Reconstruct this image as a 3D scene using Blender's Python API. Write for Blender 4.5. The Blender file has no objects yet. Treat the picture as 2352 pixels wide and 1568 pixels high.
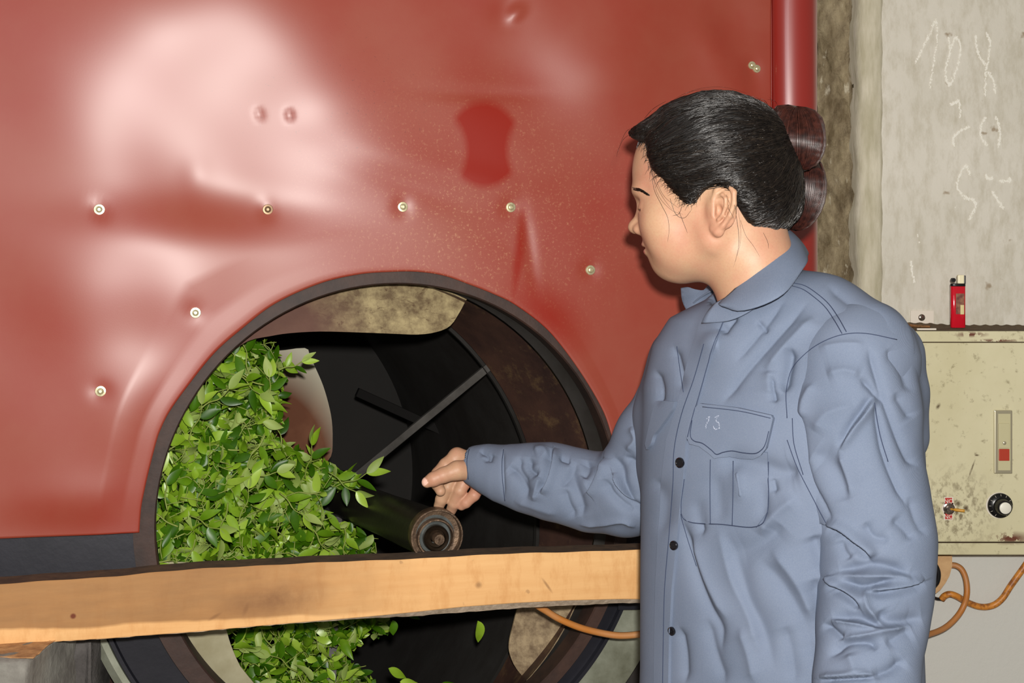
import bpy, bmesh, math, random
import numpy as np
from mathutils import Vector, Matrix, geometry
from mathutils.bvhtree import BVHTree

# ------------------------------------------------------------------ camera, world, lights
C = bpy.context.scene.collection
FPX, CX, HZ, CZ = 3000.0, 1176.0, 600.0, 1.40      # focal length (px), centre column, horizon row, eye height
cam_d = bpy.data.cameras.new('camera'); cam = bpy.data.objects.new('camera', cam_d); C.objects.link(cam)
cam.location = (0, 0, CZ); cam.rotation_euler = (math.pi/2, 0, 0)
cam_d.sensor_width = 36; cam_d.lens = 36*FPX/2352; cam_d.shift_y = -(784-HZ)/2352; cam_d.clip_start = .05
bpy.context.scene.camera = cam
W_ = bpy.data.worlds.new('world'); bpy.context.scene.world = W_; W_.use_nodes = True
bg = W_.node_tree.nodes['Background']; bg.inputs[0].default_value = (1.0, .86, .72, 1); bg.inputs[1].default_value = .20
def lamp(name, kind, loc, power, col=(1,1,1), **kw):
    d = bpy.data.lights.new(name, kind); d.energy = power; d.color = col
    for k, v in kw.items(): setattr(d, k, v)
    o = bpy.data.objects.new(name, d); C.objects.link(o); o.location = loc; return o
flash = lamp('camera_flash', 'POINT', (.026, -.03, CZ+.082), 172, (1, .965, .91), shadow_soft_size=.022)
fill_light = lamp('added_fill_area', 'AREA', (-1.5, -2.6, 2.3), 18, (.95, .95, 1.0), shape='RECTANGLE', size=1.6, size_y=1.2)  # unseen area light, added to fill in the ambient level
fill_light.rotation_euler = Vector((.9, 4.4, -1.1)).to_track_quat('-Z', 'Y').to_euler()
vs = bpy.context.scene.view_settings
vs.view_transform = 'Standard'; vs.look = 'None'; vs.gamma = 1; vs.use_curve_mapping = False; vs.exposure = 0.0
random.seed(7); rng = np.random.default_rng(11)

# ------------------------------------------------------------------ placing helpers
def W(px, py, Y): return Vector(((px-CX)/FPX*Y, Y, CZ+(HZ-py)/FPX*Y))
YAW = math.radians(14.0); MU = Vector((math.cos(YAW), math.sin(YAW), 0)); MN = Vector((-math.sin(YAW), math.cos(YAW), 0)); MV = Vector((0, 0, 1))
M0 = Vector((0, 2.0, 0))                              # the front plane of the machine passes here, turned by YAW
def PM(px, py, d=0.0):
    r = Vector(((px-CX)/FPX, 1, (HZ-py)/FPX)); t = (d + MN.dot(M0))/MN.dot(r)
    return Vector((0, 0, CZ)) + r*t
def uv(p): q = p-M0; return q.dot(MU), q.z
def fromuv(u, v, d=0): return M0 + MU*u + MV*v + MN*d

# ------------------------------------------------------------------ object helpers
def link(o, parent=None):
    C.objects.link(o)
    if parent is not None: o.parent = parent
    return o
def tag(o, label=None, cat=None, group=None, kind=None):
    if label: o['label'] = label
    if cat: o['category'] = cat
    if group: o['group'] = group
    if kind: o['kind'] = kind
    return o
def empty(name, loc, label, cat, group=None):
    o = bpy.data.objects.new(name, None); o.location = loc; link(o); return tag(o, label, cat, group)
def adopt(o, parent):
    if parent is not None:
        o.parent = parent
        loc = Vector(parent.location)
        if parent.parent is not None: loc = loc + Vector(parent.parent.location)
        o.matrix_parent_inverse = Matrix.Identity(4); o.location = Vector(o.location) - loc
    return o
def mesh_obj(name, verts, faces, mat, parent=None, smooth=True, recentre=True):
    v = np.asarray([tuple(p) for p in verts] if not isinstance(verts, np.ndarray) else verts, dtype=np.float32)
    c = v.mean(0) if (recentre and parent is None and len(v)) else np.zeros(3, np.float32)
    me = bpy.data.meshes.new(name)
    if isinstance(faces, np.ndarray) and faces.ndim == 2:
        n, k = faces.shape
        me.vertices.add(len(v)); me.vertices.foreach_set('co', (v-c).ravel())
        me.loops.add(n*k); me.loops.foreach_set('vertex_index', faces.ravel().astype(np.int32))
        me.polygons.add(n); me.polygons.foreach_set('loop_start', np.arange(0, n*k, k, dtype=np.int32))
        me.update(calc_edges=True); me.validate()
    else:
        me.from_pydata([tuple(x) for x in (v-c)], [], faces)
    me.polygons.foreach_set('use_smooth', [smooth]*len(me.polygons)); me.update()
    for m in (mat if isinstance(mat, (list, tuple)) else [mat]): me.materials.append(m)
    o = bpy.data.objects.new(name, me); o.location = c; C.objects.link(o)
    adopt(o, parent); return o
def bm_obj(name, bm, mat, parent=None, smooth=False, bevel=0, seg=2):
    if bevel: bmesh.ops.bevel(bm, geom=list(bm.edges), offset=bevel, segments=seg, affect='EDGES', profile=.6)
    bmesh.ops.recalc_face_normals(bm, faces=bm.faces)
    me = bpy.data.meshes.new(name); 
    c = Vector((0,0,0))
    if parent is None:
        for v in bm.verts: c += v.co
        c /= max(1, len(bm.verts)); bmesh.ops.translate(bm, vec=-c, verts=bm.verts)
    bm.to_mesh(me); bm.free()
    me.polygons.foreach_set('use_smooth', [smooth]*len(me.polygons)); me.materials.append(mat)
    o = bpy.data.objects.new(name, me); o.location = c; C.objects.link(o); adopt(o, parent); return o
def box_bm(p0, p1, bm=None):
    bm = bm or bmesh.new(); x0, y0, z0 = p0; x1, y1, z1 = p1
    v = [bm.verts.new(c) for c in ((x0,y0,z0),(x1,y0,z0),(x1,y1,z0),(x0,y1,z0),(x0,y0,z1),(x1,y0,z1),(x1,y1,z1),(x0,y1,z1))]
    for f in ((0,3,2,1),(4,5,6,7),(0,1,5,4),(1,2,6,5),(2,3,7,6),(3,0,4,7)): bm.faces.new([v[i] for i in f])
    return bm
def smooth_path(pts, n=6):
    pts = [Vector(p) for p in pts]
    if len(pts) < 3: return pts
    out = []
    P = [pts[0]*2-pts[1]] + pts + [pts[-1]*2-pts[-2]]
    for i in range(1, len(P)-2):
        for k in range(n):
            t = k/n; a, b, c, d = P[i-1], P[i], P[i+1], P[i+2]
            out.append(.5*((2*b)+(c-a)*t+(2*a-5*b+4*c-d)*t*t+(3*b-a-3*c+d)*t**3))
    out.append(pts[-1]); return out
def tube_data(pts, rad, sides=8, V=None, F=None, flat=1.0):
    V = V if V is not None else []; F = F if F is not None else []
    pts = [Vector(p) for p in pts]; n = len(pts); base = len(V); up = None
    for i, p in enumerate(pts):
        t = (pts[min(i+1, n-1)]-pts[max(i-1, 0)]).normalized()
        if up is None: up = t.orthogonal().normalized()
        up = (up - t*up.dot(t)).normalized(); s = t.cross(up)
        r = rad[i] if hasattr(rad, '__len__') else rad
        for k in range(sides):
            a = 2*math.pi*k/sides; V.append(p + up*(math.cos(a)*r) + s*(math.sin(a)*r*flat))
    for i in range(n-1):
        for k in range(sides):
            a = base+i*sides+k; b = base+i*sides+(k+1) % sides; F.append((a, b, b+sides, a+sides))
    F.append(tuple(base+k for k in range(sides))[::-1]); F.append(tuple(base+(n-1)*sides+k for k in range(sides)))
    return V, F
def tube(name, pts, rad, mat, parent=None, sides=10, n=5, smooth=True):
    V, F = tube_data(smooth_path(pts, n) if n > 1 else pts, rad, sides)
    return mesh_obj(name, V, F, mat, parent, smooth)
def prism(name, outline, thick, mat, parent=None, ndir=None, bevel=0, smooth=False):
    """closed 3-D outline (nearly planar) pushed back by the vector thick"""
    bm = bmesh.new(); t = Vector(thick)
    a = [bm.verts.new(p) for p in outline]; b = [bm.verts.new(Vector(p)+t) for p in outline]; n = len(a)
    bm.faces.new(a); bm.faces.new(b[::-1])
    for i in range(n): bm.faces.new((a[i], b[i], b[(i+1) % n], a[(i+1) % n]))
    if bevel: bmesh.ops.bevel(bm, geom=[e for e in bm.edges if e.is_boundary or len(e.link_faces) == 2 and e.calc_face_angle(0) > .6], offset=bevel, segments=2, affect='EDGES')
    bmesh.ops.triangulate(bm, faces=[f for f in bm.faces if len(f.verts) > 4])
    return bm_obj(name, bm, mat, parent, smooth)
def frame_pt(o, x, z, n, p): return o + x*p[0] + z*p[1] + n*p[2]
def lathe(name, c, axis, prof, mat, parent=None, seg=40, smooth=True):
    """prof: list of (radius, offset along axis)"""
    ax = Vector(axis).normalized(); u = ax.orthogonal().normalized(); w = ax.cross(u); V = []; F = []; m = len(prof)
    for k in range(seg):
        a = 2*math.pi*k/seg; d = u*math.cos(a)+w*math.sin(a)
        for r, h in prof: V.append(Vector(c)+d*r+ax*h)
    for k in range(seg):
        for i in range(m-1):
            a = k*m+i; b = ((k+1) % seg)*m+i; F.append((a, b, b+1, a+1))
    o = mesh_obj(name, V, F, mat, parent, smooth)
    bm = bmesh.new(); bm.from_mesh(o.data); bmesh.ops.remove_doubles(bm, verts=bm.verts, dist=1e-5)
    bmesh.ops.recalc_face_normals(bm, faces=bm.faces); bm.to_mesh(o.data); bm.free()
    try: o.data.set_sharp_from_angle(angle=math.radians(40))
    except Exception: pass
    return o

# ------------------------------------------------------------------ materials
class NT:
    def __init__(s, name):
        s.m = bpy.data.materials.new(name); s.m.use_nodes = True; s.t = s.m.node_tree; s.n = s.t.nodes
        s.b = s.n['Principled BSDF']; s.tc = s.n.new('ShaderNodeTexCoord'); s.geo = s.n.new('ShaderNodeNewGeometry')
    def L(s, a, b): s.t.links.new(a, b)
    def val(s, x, sock):
        if hasattr(x, 'links') or hasattr(x, 'is_linked'): s.L(x, sock)
        else: sock.default_value = x
    def mapped(s, scale=(1,1,1), rot=(0,0,0), loc=(0,0,0), src=None):
        m = s.n.new('ShaderNodeMapping'); m.inputs['Scale'].default_value = scale; m.inputs['Rotation'].default_value = rot; m.inputs['Location'].default_value = loc
        s.L(src or s.geo.outputs['Position'], m.inputs['Vector']); return m.outputs[0]
    def noise(s, scale, detail=4, rough=.55, vec=None, dist=0):
        x = s.n.new('ShaderNodeTexNoise'); x.inputs['Scale'].default_value = scale; x.inputs['Detail'].default_value = detail
        x.inputs['Roughness'].default_value = rough; x.inputs['Distortion'].default_value = dist
        s.L(vec or s.geo.outputs['Position'], x.inputs['Vector']); return x.outputs['Fac']
    def ramp(s, fac, stops):
        r = s.n.new('ShaderNodeValToRGB'); e = r.color_ramp.elements
        while len(e) < len(stops): e.new(.5)
        for i, (p, c) in enumerate(stops):
            e[i].position = p; e[i].color = (c, c, c, 1) if not hasattr(c, '__len__') else (*c, 1)
        s.L(fac, r.inputs[0]); return r.outputs[0]
    def mix(s, f, a, b, mode='MIX'):
        x = s.n.new('ShaderNodeMix'); x.data_type = 'RGBA'; x.blend_type = mode
        for v, k in ((f, 0), (a, 6), (b, 7)):
            if hasattr(v, 'is_linked'): s.L(v, x.inputs[k])
            elif hasattr(v, '__len__'): x.inputs[k].default_value = (*v, 1)
            else: x.inputs[k].default_value = v
        return x.outputs[2]
    def math(s, op, a, b=0.0):
        x = s.n.new('ShaderNodeMath'); x.operation = op
        for v, k in ((a, 0), (b, 1)):
            if hasattr(v, 'is_linked'): s.L(v, x.inputs[k])
            else: x.inputs[k].default_value = v
        return x.outputs[0]
    def col(s, c):
        if hasattr(c, 'is_linked'): s.L(c, s.b.inputs['Base Color'])
        else: s.b.inputs['Base Color'].default_value = (*c, 1)
    def set(s, **kw):
        for k, v in kw.items():
            sock = s.b.inputs[k.replace('_', ' ')]
            if hasattr(v, 'is_linked'): s.L(v, sock)
            elif hasattr(v, '__len__') and len(v) == 3 and sock.type == 'RGBA': sock.default_value = (*v, 1)
            else: sock.default_value = v
        return s
    def bump(s, h, strength=.3, dist=.002):
        b = s.n.new('ShaderNodeBump'); b.inputs['Strength'].default_value = strength; b.inputs['Distance'].default_value = dist
        s.L(h, b.inputs['Height']); s.L(b.outputs[0], s.b.inputs['Normal']); return s
def srgb(r, g, b):
    f = lambda c: ((c/255+.055)/1.055)**2.4 if c > 10 else c/255/12.92
    return (f(r), f(g), f(b))
def simple(name, c, rough=.5, metal=0, c2=None, scale=20, bump=0, bscale=80, spec=.5, bd=.002):
    t = NT(name)
    if c2 is not None: t.col(t.mix(t.ramp(t.noise(scale, 6, .65), [(.35, 0), (.65, 1)]), c, c2))
    else: t.col(c)
    t.set(Roughness=rough, Metallic=metal, Specular_IOR_Level=spec)
    if bump: t.bump(t.noise(bscale, 5), bump, bd)
    return t.m

m_cloth_t = NT('blue_grey_cotton_twill')
c1 = m_cloth_t.mix(m_cloth_t.ramp(m_cloth_t.noise(9, 3), [(.3, 0), (.7, 1)]), srgb(98,110,131), srgb(109,120,141))
tw = m_cloth_t.n.new('ShaderNodeTexWave'); tw.inputs['Scale'].default_value = 420; tw.inputs['Distortion'].default_value = .4
m_cloth_t.L(m_cloth_t.mapped((1, 1, 1), (.4, .2, .8)), tw.inputs['Vector'])
fine = m_cloth_t.noise(900, 2)
m_cloth_t.col(m_cloth_t.mix(m_cloth_t.ramp(fine, [(.3, .0), (.75, .35)]), c1, srgb(128,137,153)))
m_cloth_t.set(Roughness=.82, Specular_IOR_Level=.22)
m_cloth_t.bump(m_cloth_t.mix(.5, tw.outputs['Fac'], fine), .25, .0006); m_cloth = m_cloth_t.m
m_stitch = simple('dark_blue_thread', srgb(44,54,80), .8)
m_trouser = simple('dark_trousers', srgb(40,42,52), .8, c2=srgb(50,52,62), scale=30, bump=.2)
m_shoe = simple('black_rubber', srgb(25,25,27), .6)
ts = NT('skin')
sk = ts.mix(ts.ramp(ts.noise(16, 4, .6), [(.40, 0), (.72, 1)]), srgb(188,150,120), srgb(186,130,108))
sk = ts.mix(ts.ramp(ts.noise(420, 3, .7), [(.45, 0), (.8, .35)]), sk, srgb(168,116,88))
ts.col(sk); ts.set(Roughness=.48, Specular_IOR_Level=.4, Subsurface_Weight=.12, Subsurface_Radius=(.012, .005, .003), Subsurface_Scale=.5)
ts.bump(ts.noise(1400, 2), .18, .0006); m_skin = ts.m
m_lip = simple('lips', srgb(196,108,98), .4, c2=srgb(180,92,86), scale=300)
m_nail = simple('fingernail', srgb(236,190,172), .3)
m_eye = simple('eyeball', srgb(225,218,210), .15); m_iris = simple('iris', srgb(30,18,12), .1)
def hair_mat(name, a, b, rough=.34):
    t = NT(name); t.col(t.mix(t.ramp(t.noise(160, 3), [(.35, 0), (.7, 1)]), a, b)); t.set(Roughness=rough, Specular_IOR_Level=.55); return t.m
m_hair = hair_mat('black_hair', srgb(15,12,11), srgb(28,23,20), .28); m_hair2 = hair_mat('lit_dark_hair', srgb(30,25,22), srgb(50,42,35), .28); m_hairb = hair_mat('brown_hair', srgb(40,19,16), srgb(72,36,28), .32)  # the paler second hair colour paints highlight streaks into some strands
m_hairbase = simple('hair_mass', srgb(14,11,10), .6, c2=srgb(20,16,14), scale=200, bump=.3, bscale=300)
m_hairbbase = simple('brown_hair_mass', srgb(34,17,14), .45, bump=.3, bscale=300)
m_tie = simple('hair_tie', srgb(150,120,112), .4)
m_button = simple('black_button', srgb(14,14,20), .12, spec=.8)

# ------------------------------------------------------------------ signed-distance modelling
f32 = np.float32
def grid(lo, hi, h):
    ax = [np.arange(lo[i], hi[i]+h, h, dtype=f32) for i in range(3)]
    return ax, (ax[0][:, None, None], ax[1][None, :, None], ax[2][None, None, :])
def cap(P, a, b, ra, rb):
    a = np.array(a, f32); b = np.array(b, f32); ba = b-a; bb = float(ba@ba)+1e-12
    t = np.clip(((P[0]-a[0])*ba[0]+(P[1]-a[1])*ba[1]+(P[2]-a[2])*ba[2])/bb, 0, 1)
    return np.sqrt((P[0]-a[0]-t*ba[0])**2+(P[1]-a[1]-t*ba[1])**2+(P[2]-a[2]-t*ba[2])**2) - (ra+t*(rb-ra))
def ell(P, c, r, R=None):
    q = [P[i]-f32(c[i]) for i in range(3)]
    if R is not None: q = [R[i][0]*q[0]+R[i][1]*q[1]+R[i][2]*q[2] for i in range(3)]
    k0 = np.sqrt((q[0]/r[0])**2+(q[1]/r[1])**2+(q[2]/r[2])**2); k1 = np.sqrt((q[0]/r[0]**2)**2+(q[1]/r[1]**2)**2+(q[2]/r[2]**2)**2)+1e-9
    return k0*(k0-1)/k1
def smin(a, b, k): h = np.clip(.5+.5*(b-a)/k, 0, 1); return b*(1-h)+a*h-k*h*(1-h)
def smax(a, b, k): return -smin(-a, -b, k)
def poly2(x, z, pts):
    """signed distance to a polygon in (x, z)"""
    d = None; s = np.ones(np.broadcast(x, z).shape, f32); n = len(pts)
    for i in range(n):
        a = pts[i]; b = pts[i-1]; ex, ez = b[0]-a[0], b[1]-a[1]; wx, wz = x-a[0], z-a[1]
        t = np.clip((wx*ex+wz*ez)/(ex*ex+ez*ez), 0, 1); dd = (wx-ex*t)**2+(wz-ez*t)**2
        d = dd if d is None else np.minimum(d, dd)
        c1, c2, c3 = z >= a[1], z < b[1], ex*wz > ez*wx
        flip = (c1 & c2 & c3) | (~c1 & ~c2 & ~c3); s = np.where(flip, -s, s)
    return (s*np.sqrt(d)).astype(f32)
def nets(F, ax):
    S = F < 0; h = ax[0][1]-ax[0][0]
    c = S[:-1, :-1, :-1].astype(np.int8)
    for i, j, k in ((1,0,0),(0,1,0),(0,0,1),(1,1,0),(1,0,1),(0,1,1),(1,1,1)):
        c = c + S[i:S.shape[0]-1+i, j:S.shape[1]-1+j, k:S.shape[2]-1+k]
    I, J, K = np.nonzero((c > 0) & (c < 8)); acc = np.zeros((len(I), 3), np.float64); cnt = np.zeros(len(I))
    cor = [(0,0,0),(1,0,0),(0,1,0),(0,0,1),(1,1,0),(1,0,1),(0,1,1),(1,1,1)]
    for a in range(8):
        for b in range(a+1, 8):
            A, B = cor[a], cor[b]
            if sum(abs(A[i]-B[i]) for i in range(3)) != 1: continue
            fa = F[I+A[0], J+A[1], K+A[2]]; fb = F[I+B[0], J+B[1], K+B[2]]; m = (fa < 0) != (fb < 0)
            t = np.where(m, fa/(fa-fb+1e-20), 0)
            for q in range(3): acc[:, q] += np.where(m, A[q]+t*(B[q]-A[q]), 0)
            cnt += m
    acc /= cnt[:, None]; V = np.stack([ax[0][0]+(I+acc[:, 0])*h, ax[1][0]+(J+acc[:, 1])*h, ax[2][0]+(K+acc[:, 2])*h], 1)
    idx = -np.ones(c.shape, np.int64); idx[I, J, K] = np.arange(len(I)); Q = []
    n = S.shape
    for axn, offs in ((0, ((0,-1,-1),(0,0,-1),(0,0,0),(0,-1,0))), (1, ((-1,0,-1),(-1,0,0),(0,0,0),(0,0,-1))), (2, ((-1,-1,0),(0,-1,0),(0,0,0),(-1,0,0)))):
        A = S.take(range(n[axn]-1), axn); B = S.take(range(1, n[axn]), axn); m = A != B
        i, j, k = np.nonzero(m); ok = np.ones(len(i), bool)
        for q, w in enumerate((i, j, k)):
            if q != axn: ok &= (w > 0) & (w < n[q]-1)
        i, j, k = i[ok], j[ok], k[ok]; inside = A[i, j, k]
        f = np.stack([idx[i+o[0], j+o[1], k+o[2]] for o in offs], 1)
        f = np.where(inside[:, None], f, f[:, ::-1]); Q.append(f)
    Q = np.concatenate(Q); Q = Q[(Q >= 0).all(1)]
    return V.astype(f32), Q
def chain(P, nodes, k=.012, F=None):
    """nodes: (x, y, z, r)"""
    for a, b in zip(nodes[:-1], nodes[1:]):
        d = cap(P, a[:3], b[:3], a[3], b[3]); F = d if F is None else smin(F, d, k)
    return F
def bounds(nodes, pad): 
    a = np.array([[*n[:3]] for n in nodes]); r = max(n[3] for n in nodes)+pad
    return a.min(0)-r, a.max(0)+r
def to_nodes(l): return [(*W(px, py, Y), r) for px, py, Y, r in l]
def normals_of(me):
    n = np.empty(len(me.vertices)*3, f32); me.vertices.foreach_get('normal', n); return n.reshape(-1, 3)
def verts_of(me):
    v = np.empty(len(me.vertices)*3, f32); me.vertices.foreach_get('co', v); return v.reshape(-1, 3)
def proj(v): return np.stack([CX+FPX*v[:, 0]/v[:, 1], HZ-FPX*(v[:, 2]-CZ)/v[:, 1]], 1)
def wobble(v, s, seed=0):
    r = np.random.default_rng(seed); out = np.zeros(len(v), f32)
    for i in range(7):
        k = r.normal(size=3)*s*(1+.35*i); out += np.sin(v@k+r.uniform(0, 6.28))/(1+.5*i)
    return out/2.2
def fold(o, folds, amp=1.0, noise=.0012, ns=22, seed=1, facing=True):
    """press cloth folds into a mesh: (polyline px, mm, width px, kind)"""
    v = verts_of(o.data); n = normals_of(o.data); p = proj(v); disp = wobble(v, ns, seed)*noise
    view = v-np.array([0, 0, CZ], f32); view /= np.linalg.norm(view, axis=1)[:, None]
    face = np.clip(-(n*view).sum(1)*1.6+.1, 0, 1) if facing else 1
    for pts, mm, wd, kind in folds:
        P = np.array([tuple(q.xy) for q in smooth_path([Vector((x, y, 0)) for x, y in pts], 4)], f32); m = len(P)
        best = np.full(len(v), 1e9, f32); side = np.zeros(len(v), f32); par = np.zeros(len(v), f32)
        near = (p[:, 0] > P[:, 0].min()-4*wd) & (p[:, 0] < P[:, 0].max()+4*wd) & (p[:, 1] > P[:, 1].min()-4*wd) & (p[:, 1] < P[:, 1].max()+4*wd)
        ids = np.nonzero(near)[0]; q = p[ids]
        b_ = best[ids]; s_ = side[ids]; t_ = par[ids]
        for i in range(m-1):
            e = P[i+1]-P[i]; w = q-P[i]; t = np.clip((w@e)/(e@e+1e-6), 0, 1); d = w-t[:, None]*e; dd = np.hypot(d[:, 0], d[:, 1])
            k = dd < b_; b_[k] = dd[k]; s_[k] = np.sign(e[0]*w[k, 1]-e[1]*w[k, 0]); t_[k] = (i+t[k])/(m-1)
        taper = np.clip(np.minimum(t_, 1-t_)*5+.12, 0, 1); g = b_/wd
        gs = np.sqrt(g*g+.06)-.245
        if kind == 'v': pr = -np.exp(-1.15*gs)*1.1
        elif kind == 'r': pr = np.exp(-1.25*gs)
        elif kind == 's': pr = -s_*np.clip(g*2.2, 0, 1)*np.exp(-(g/1.8)**2)
        disp[ids] += pr*taper*mm*.001*amp
    for _ in range(1): disp = np.tanh(disp/.011)*.011
    v2 = v + n*(disp*face)[:, None]; o.data.vertices.foreach_set('co', v2.ravel()); o.data.update()
def subdiv(o, lv=1):
    m = o.modifiers.new('s', 'SUBSURF'); m.levels = lv; dg = bpy.context.evaluated_depsgraph_get(); me = bpy.data.meshes.new_from_object(o.evaluated_get(dg)); o.modifiers.clear(); old = o.data; o.data = me; me.name = o.name; bpy.data.meshes.remove(old)
def bvh_of(*objs):
    V = []; F = []
    for o in objs:
        b = len(V); off = o.matrix_basis.translation.copy(); p = o.parent
        while p is not None: off += p.location; p = p.parent
        V += [x.co+off for x in o.data.vertices]; F += [tuple(b+i for i in f.vertices) for f in o.data.polygons]
    return BVHTree.FromPolygons(V, F)
def surf(bv, px, py, off=0.0):
    d = Vector(((px-CX)/FPX, 1, (HZ-py)/FPX)).normalized(); h = bv.ray_cast(Vector((0, 0, CZ)), d)
    if h[0] is None: return None
    n = h[1] if h[1].dot(d) < 0 else -h[1]
    return h[0]+n*off, n
def tri_patch(poly, step):
    xs = [p[0] for p in poly]; ys = [p[1] for p in poly]; P = [Vector(p) for p in poly]; pts = []; n = len(P); cnt = 0
    dense = []
    for i in range(n):
        a, b = P[i], P[(i+1) % n]; k = max(1, int((b-a).length/step))
        for j in range(k): dense.append(a.lerp(b, j/k))
    m = len(dense); inner = []
    y = min(ys)+step*.5
    while y < max(ys):
        x = min(xs)+step*.5
        while x < max(xs):
            q = Vector((x, y)); c = False
            for i in range(m):
                a, b = dense[i], dense[i-1]
                if (a.y > y) != (b.y > y) and x < (b.x-a.x)*(y-a.y)/(b.y-a.y)+a.x: c = not c
            if c and min((q-d).length for d in dense) > step*.45: inner.append(q)
            x += step
        y += step
    r = geometry.delaunay_2d_cdt(dense+inner, [(i, (i+1) % m) for i in range(m)], [list(range(m))], 1, 1e-5)
    return r[0], r[2], m
def patch(name, bv, poly, mat, parent, off=.002, thick=.0016, step=7, puff=0.0, round_n=1):
    pp = [tuple(q.xy) for q in smooth_path([Vector((*p, 0)) for p in poly+[poly[0]]], round_n)][:-1] if round_n > 1 else poly
    vs2, fs, m = tri_patch(pp, step); V = []; N = []; last = None
    for q in vs2:
        h = surf(bv, q.x, q.y)
        if h is None:
            d = Vector(((q.x-CX)/FPX, 1, (HZ-q.y)/FPX)); z = last[0].y if last else 1.6
            w = bv.find_nearest(Vector((0, 0, CZ))+d*z); h = (Vector((0, 0, CZ))+d*w[0].y, -d.normalized())
        last = h; V.append(h[0]); N.append(h[1])
    nn = [Vector(n) for n in N]; nb = [[] for _ in V]
    for f in fs:
        for i in f: nb[i] += [j for j in f if j != i]
    for _ in range(4): nn = [(nn[i]+sum((nn[j] for j in nb[i]), Vector())/max(1, len(nb[i]))).normalized() for i in range(len(V))]
    for _ in range(2): V = [V[i]*.6+sum((V[j] for j in nb[i]), Vector())/max(1, len(nb[i]))*.4 if nb[i] and i >= m else V[i] for i in range(len(V))]
    top = [V[i]+nn[i]*(off+thick) for i in range(len(V))]; bot = [V[i]-nn[i]*.001 for i in range(len(V))]; n = len(V)
    F = [tuple(f) for f in fs] + [tuple(n+i for i in f[::-1]) for f in fs]
    for i in range(m): F.append((i, (i+1) % m, n+(i+1) % m, n+i))
    o = mesh_obj(name, top+bot, F, mat, parent, True)
    bm = bmesh.new(); bm.from_mesh(o.data); bmesh.ops.recalc_face_normals(bm, faces=bm.faces); bm.to_mesh(o.data); bm.free()
    try: o.data.set_sharp_from_angle(angle=math.radians(50))
    except Exception: pass
    return o

# ================================================================== THE SETTING
def struct(o): o['kind'] = 'structure'; return o
tf = NT('concrete_floor'); tf.col(tf.mix(tf.ramp(tf.noise(3, 8, .6), [(.3, 0), (.7, 1)]), srgb(92,86,76), srgb(120,112,98))); tf.set(Roughness=.85); tf.bump(tf.noise(40, 6), .4, .004)
WY = 2.36                                                     # front of the plastered wall
struct(bm_obj('floor', box_bm((-3.2, -3.6, -.08), (3.2, 4.6, 0)), tf.m))
tw_ = NT('limewashed_plaster')
base = tw_.mix(tw_.ramp(tw_.noise(4, 6, .6), [(.35, 0), (.65, 1)]), srgb(206,202,188), srgb(219,215,203))
base = tw_.mix(tw_.ramp(tw_.noise(60, 5, .7, tw_.mapped((1, 1, .35))), [(.45, 0), (.75, .55)]), base, srgb(172,164,140))
base = tw_.mix(tw_.ramp(tw_.noise(24, 3, .5), [(.70, 0), (.74, .7)]), base, srgb(140,118,88))
sepw = tw_.n.new('ShaderNodeSeparateXYZ'); tw_.L(tw_.geo.outputs['Position'], sepw.inputs[0])
low = tw_.ramp(tw_.math('ADD', tw_.math('MULTIPLY', sepw.outputs[2], 1.0), tw_.math('MULTIPLY', tw_.noise(8, 3), .06)), [(.90, 1), (.96, 0)])
base = tw_.mix(low, base, srgb(206,206,200))
tw_.col(base); tw_.set(Roughness=.9, Specular_IOR_Level=.2); tw_.bump(tw_.noise(70, 8, .7), .35, .003)
xw = W(1986, 700, WY).x
bm = box_bm((xw, WY, 0), (3.2, WY+.22, 2.9)); struct(bm_obj('wall_right', bm, tw_.m))
# lighter trowelled arris at the corner of the wall, rough mortar reveal beside it
ta = NT('trowelled_arris'); ta.col(ta.mix(ta.ramp(ta.noise(50, 5, .6, ta.mapped((1, 1, .2))), [(.35, 0), (.7, 1)]), srgb(178,172,146), srgb(214,208,188))); ta.set(Roughness=.9); ta.bump(ta.noise(90, 6, .7, ta.mapped((1, 1, .2))), .5, .003)
V = []; F = []; nz = 160
prof = [(-.014, .20), (-.014, .010), (-.008, .0), (.0, -.0035), (.012, -.0045), (.026, -.003), (.034, .0015), (.034, .02)]
for i in range(nz+1):
    z = 2.9*i/nz
    for k, (dx, dy) in enumerate(prof): V.append((xw+dx+(.0014*math.sin(z*37+k)+.0012*math.sin(z*91+2*k) if k < 5 else 0), WY+dy+.0008*math.sin(z*63+k), z))
for i in range(nz):
    for k in range(len(prof)-1): a = i*len(prof)+k; F.append((a, a+1, a+1+len(prof), a+len(prof)))
struct(mesh_obj('trim_1', V, F, ta.m, None, True))
tm = NT('rough_mortar')
b_ = tm.mix(tm.ramp(tm.noise(26, 7, .68, tm.mapped((1.6, 1, .55))), [(.36, 0), (.50, .5), (.64, 1)]), srgb(116,102,78), srgb(176,162,132))
b_ = tm.mix(tm.ramp(tm.noise(34, 5, .6, tm.mapped((1.5, 1, .45), loc=(3, 2, 1))), [(.60, 0), (.68, .85)]), b_, srgb(222,214,190))
tm.col(b_); tm.set(Roughness=.95, Specular_IOR_Level=.15); tm.bump(tm.noise(60, 8, .7), .9, .008)
x0 = W(1868, 300, 2.45).x; x1 = xw-.012; ny, nzz = 22, 420; V = []; F = []
for i in range(nzz+1):
    z = 2.9*i/nzz
    for k in range(ny+1):
        x = x0+(x1-x0)*k/ny; s = math.sin(z*41+x*90)*.004+math.sin(z*97-x*160+2)*.003+math.sin(z*173+x*260)*.0022+math.sin(z*17+x*35)*.005
        V.append((x, 2.42+s-(.03 if k == ny else .012*(k/ny)**2), z))
for i in range(nzz):
    for k in range(ny): a = i*(ny+1)+k; F.append((a, a+1, a+ny+2, a+ny+1))
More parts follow.
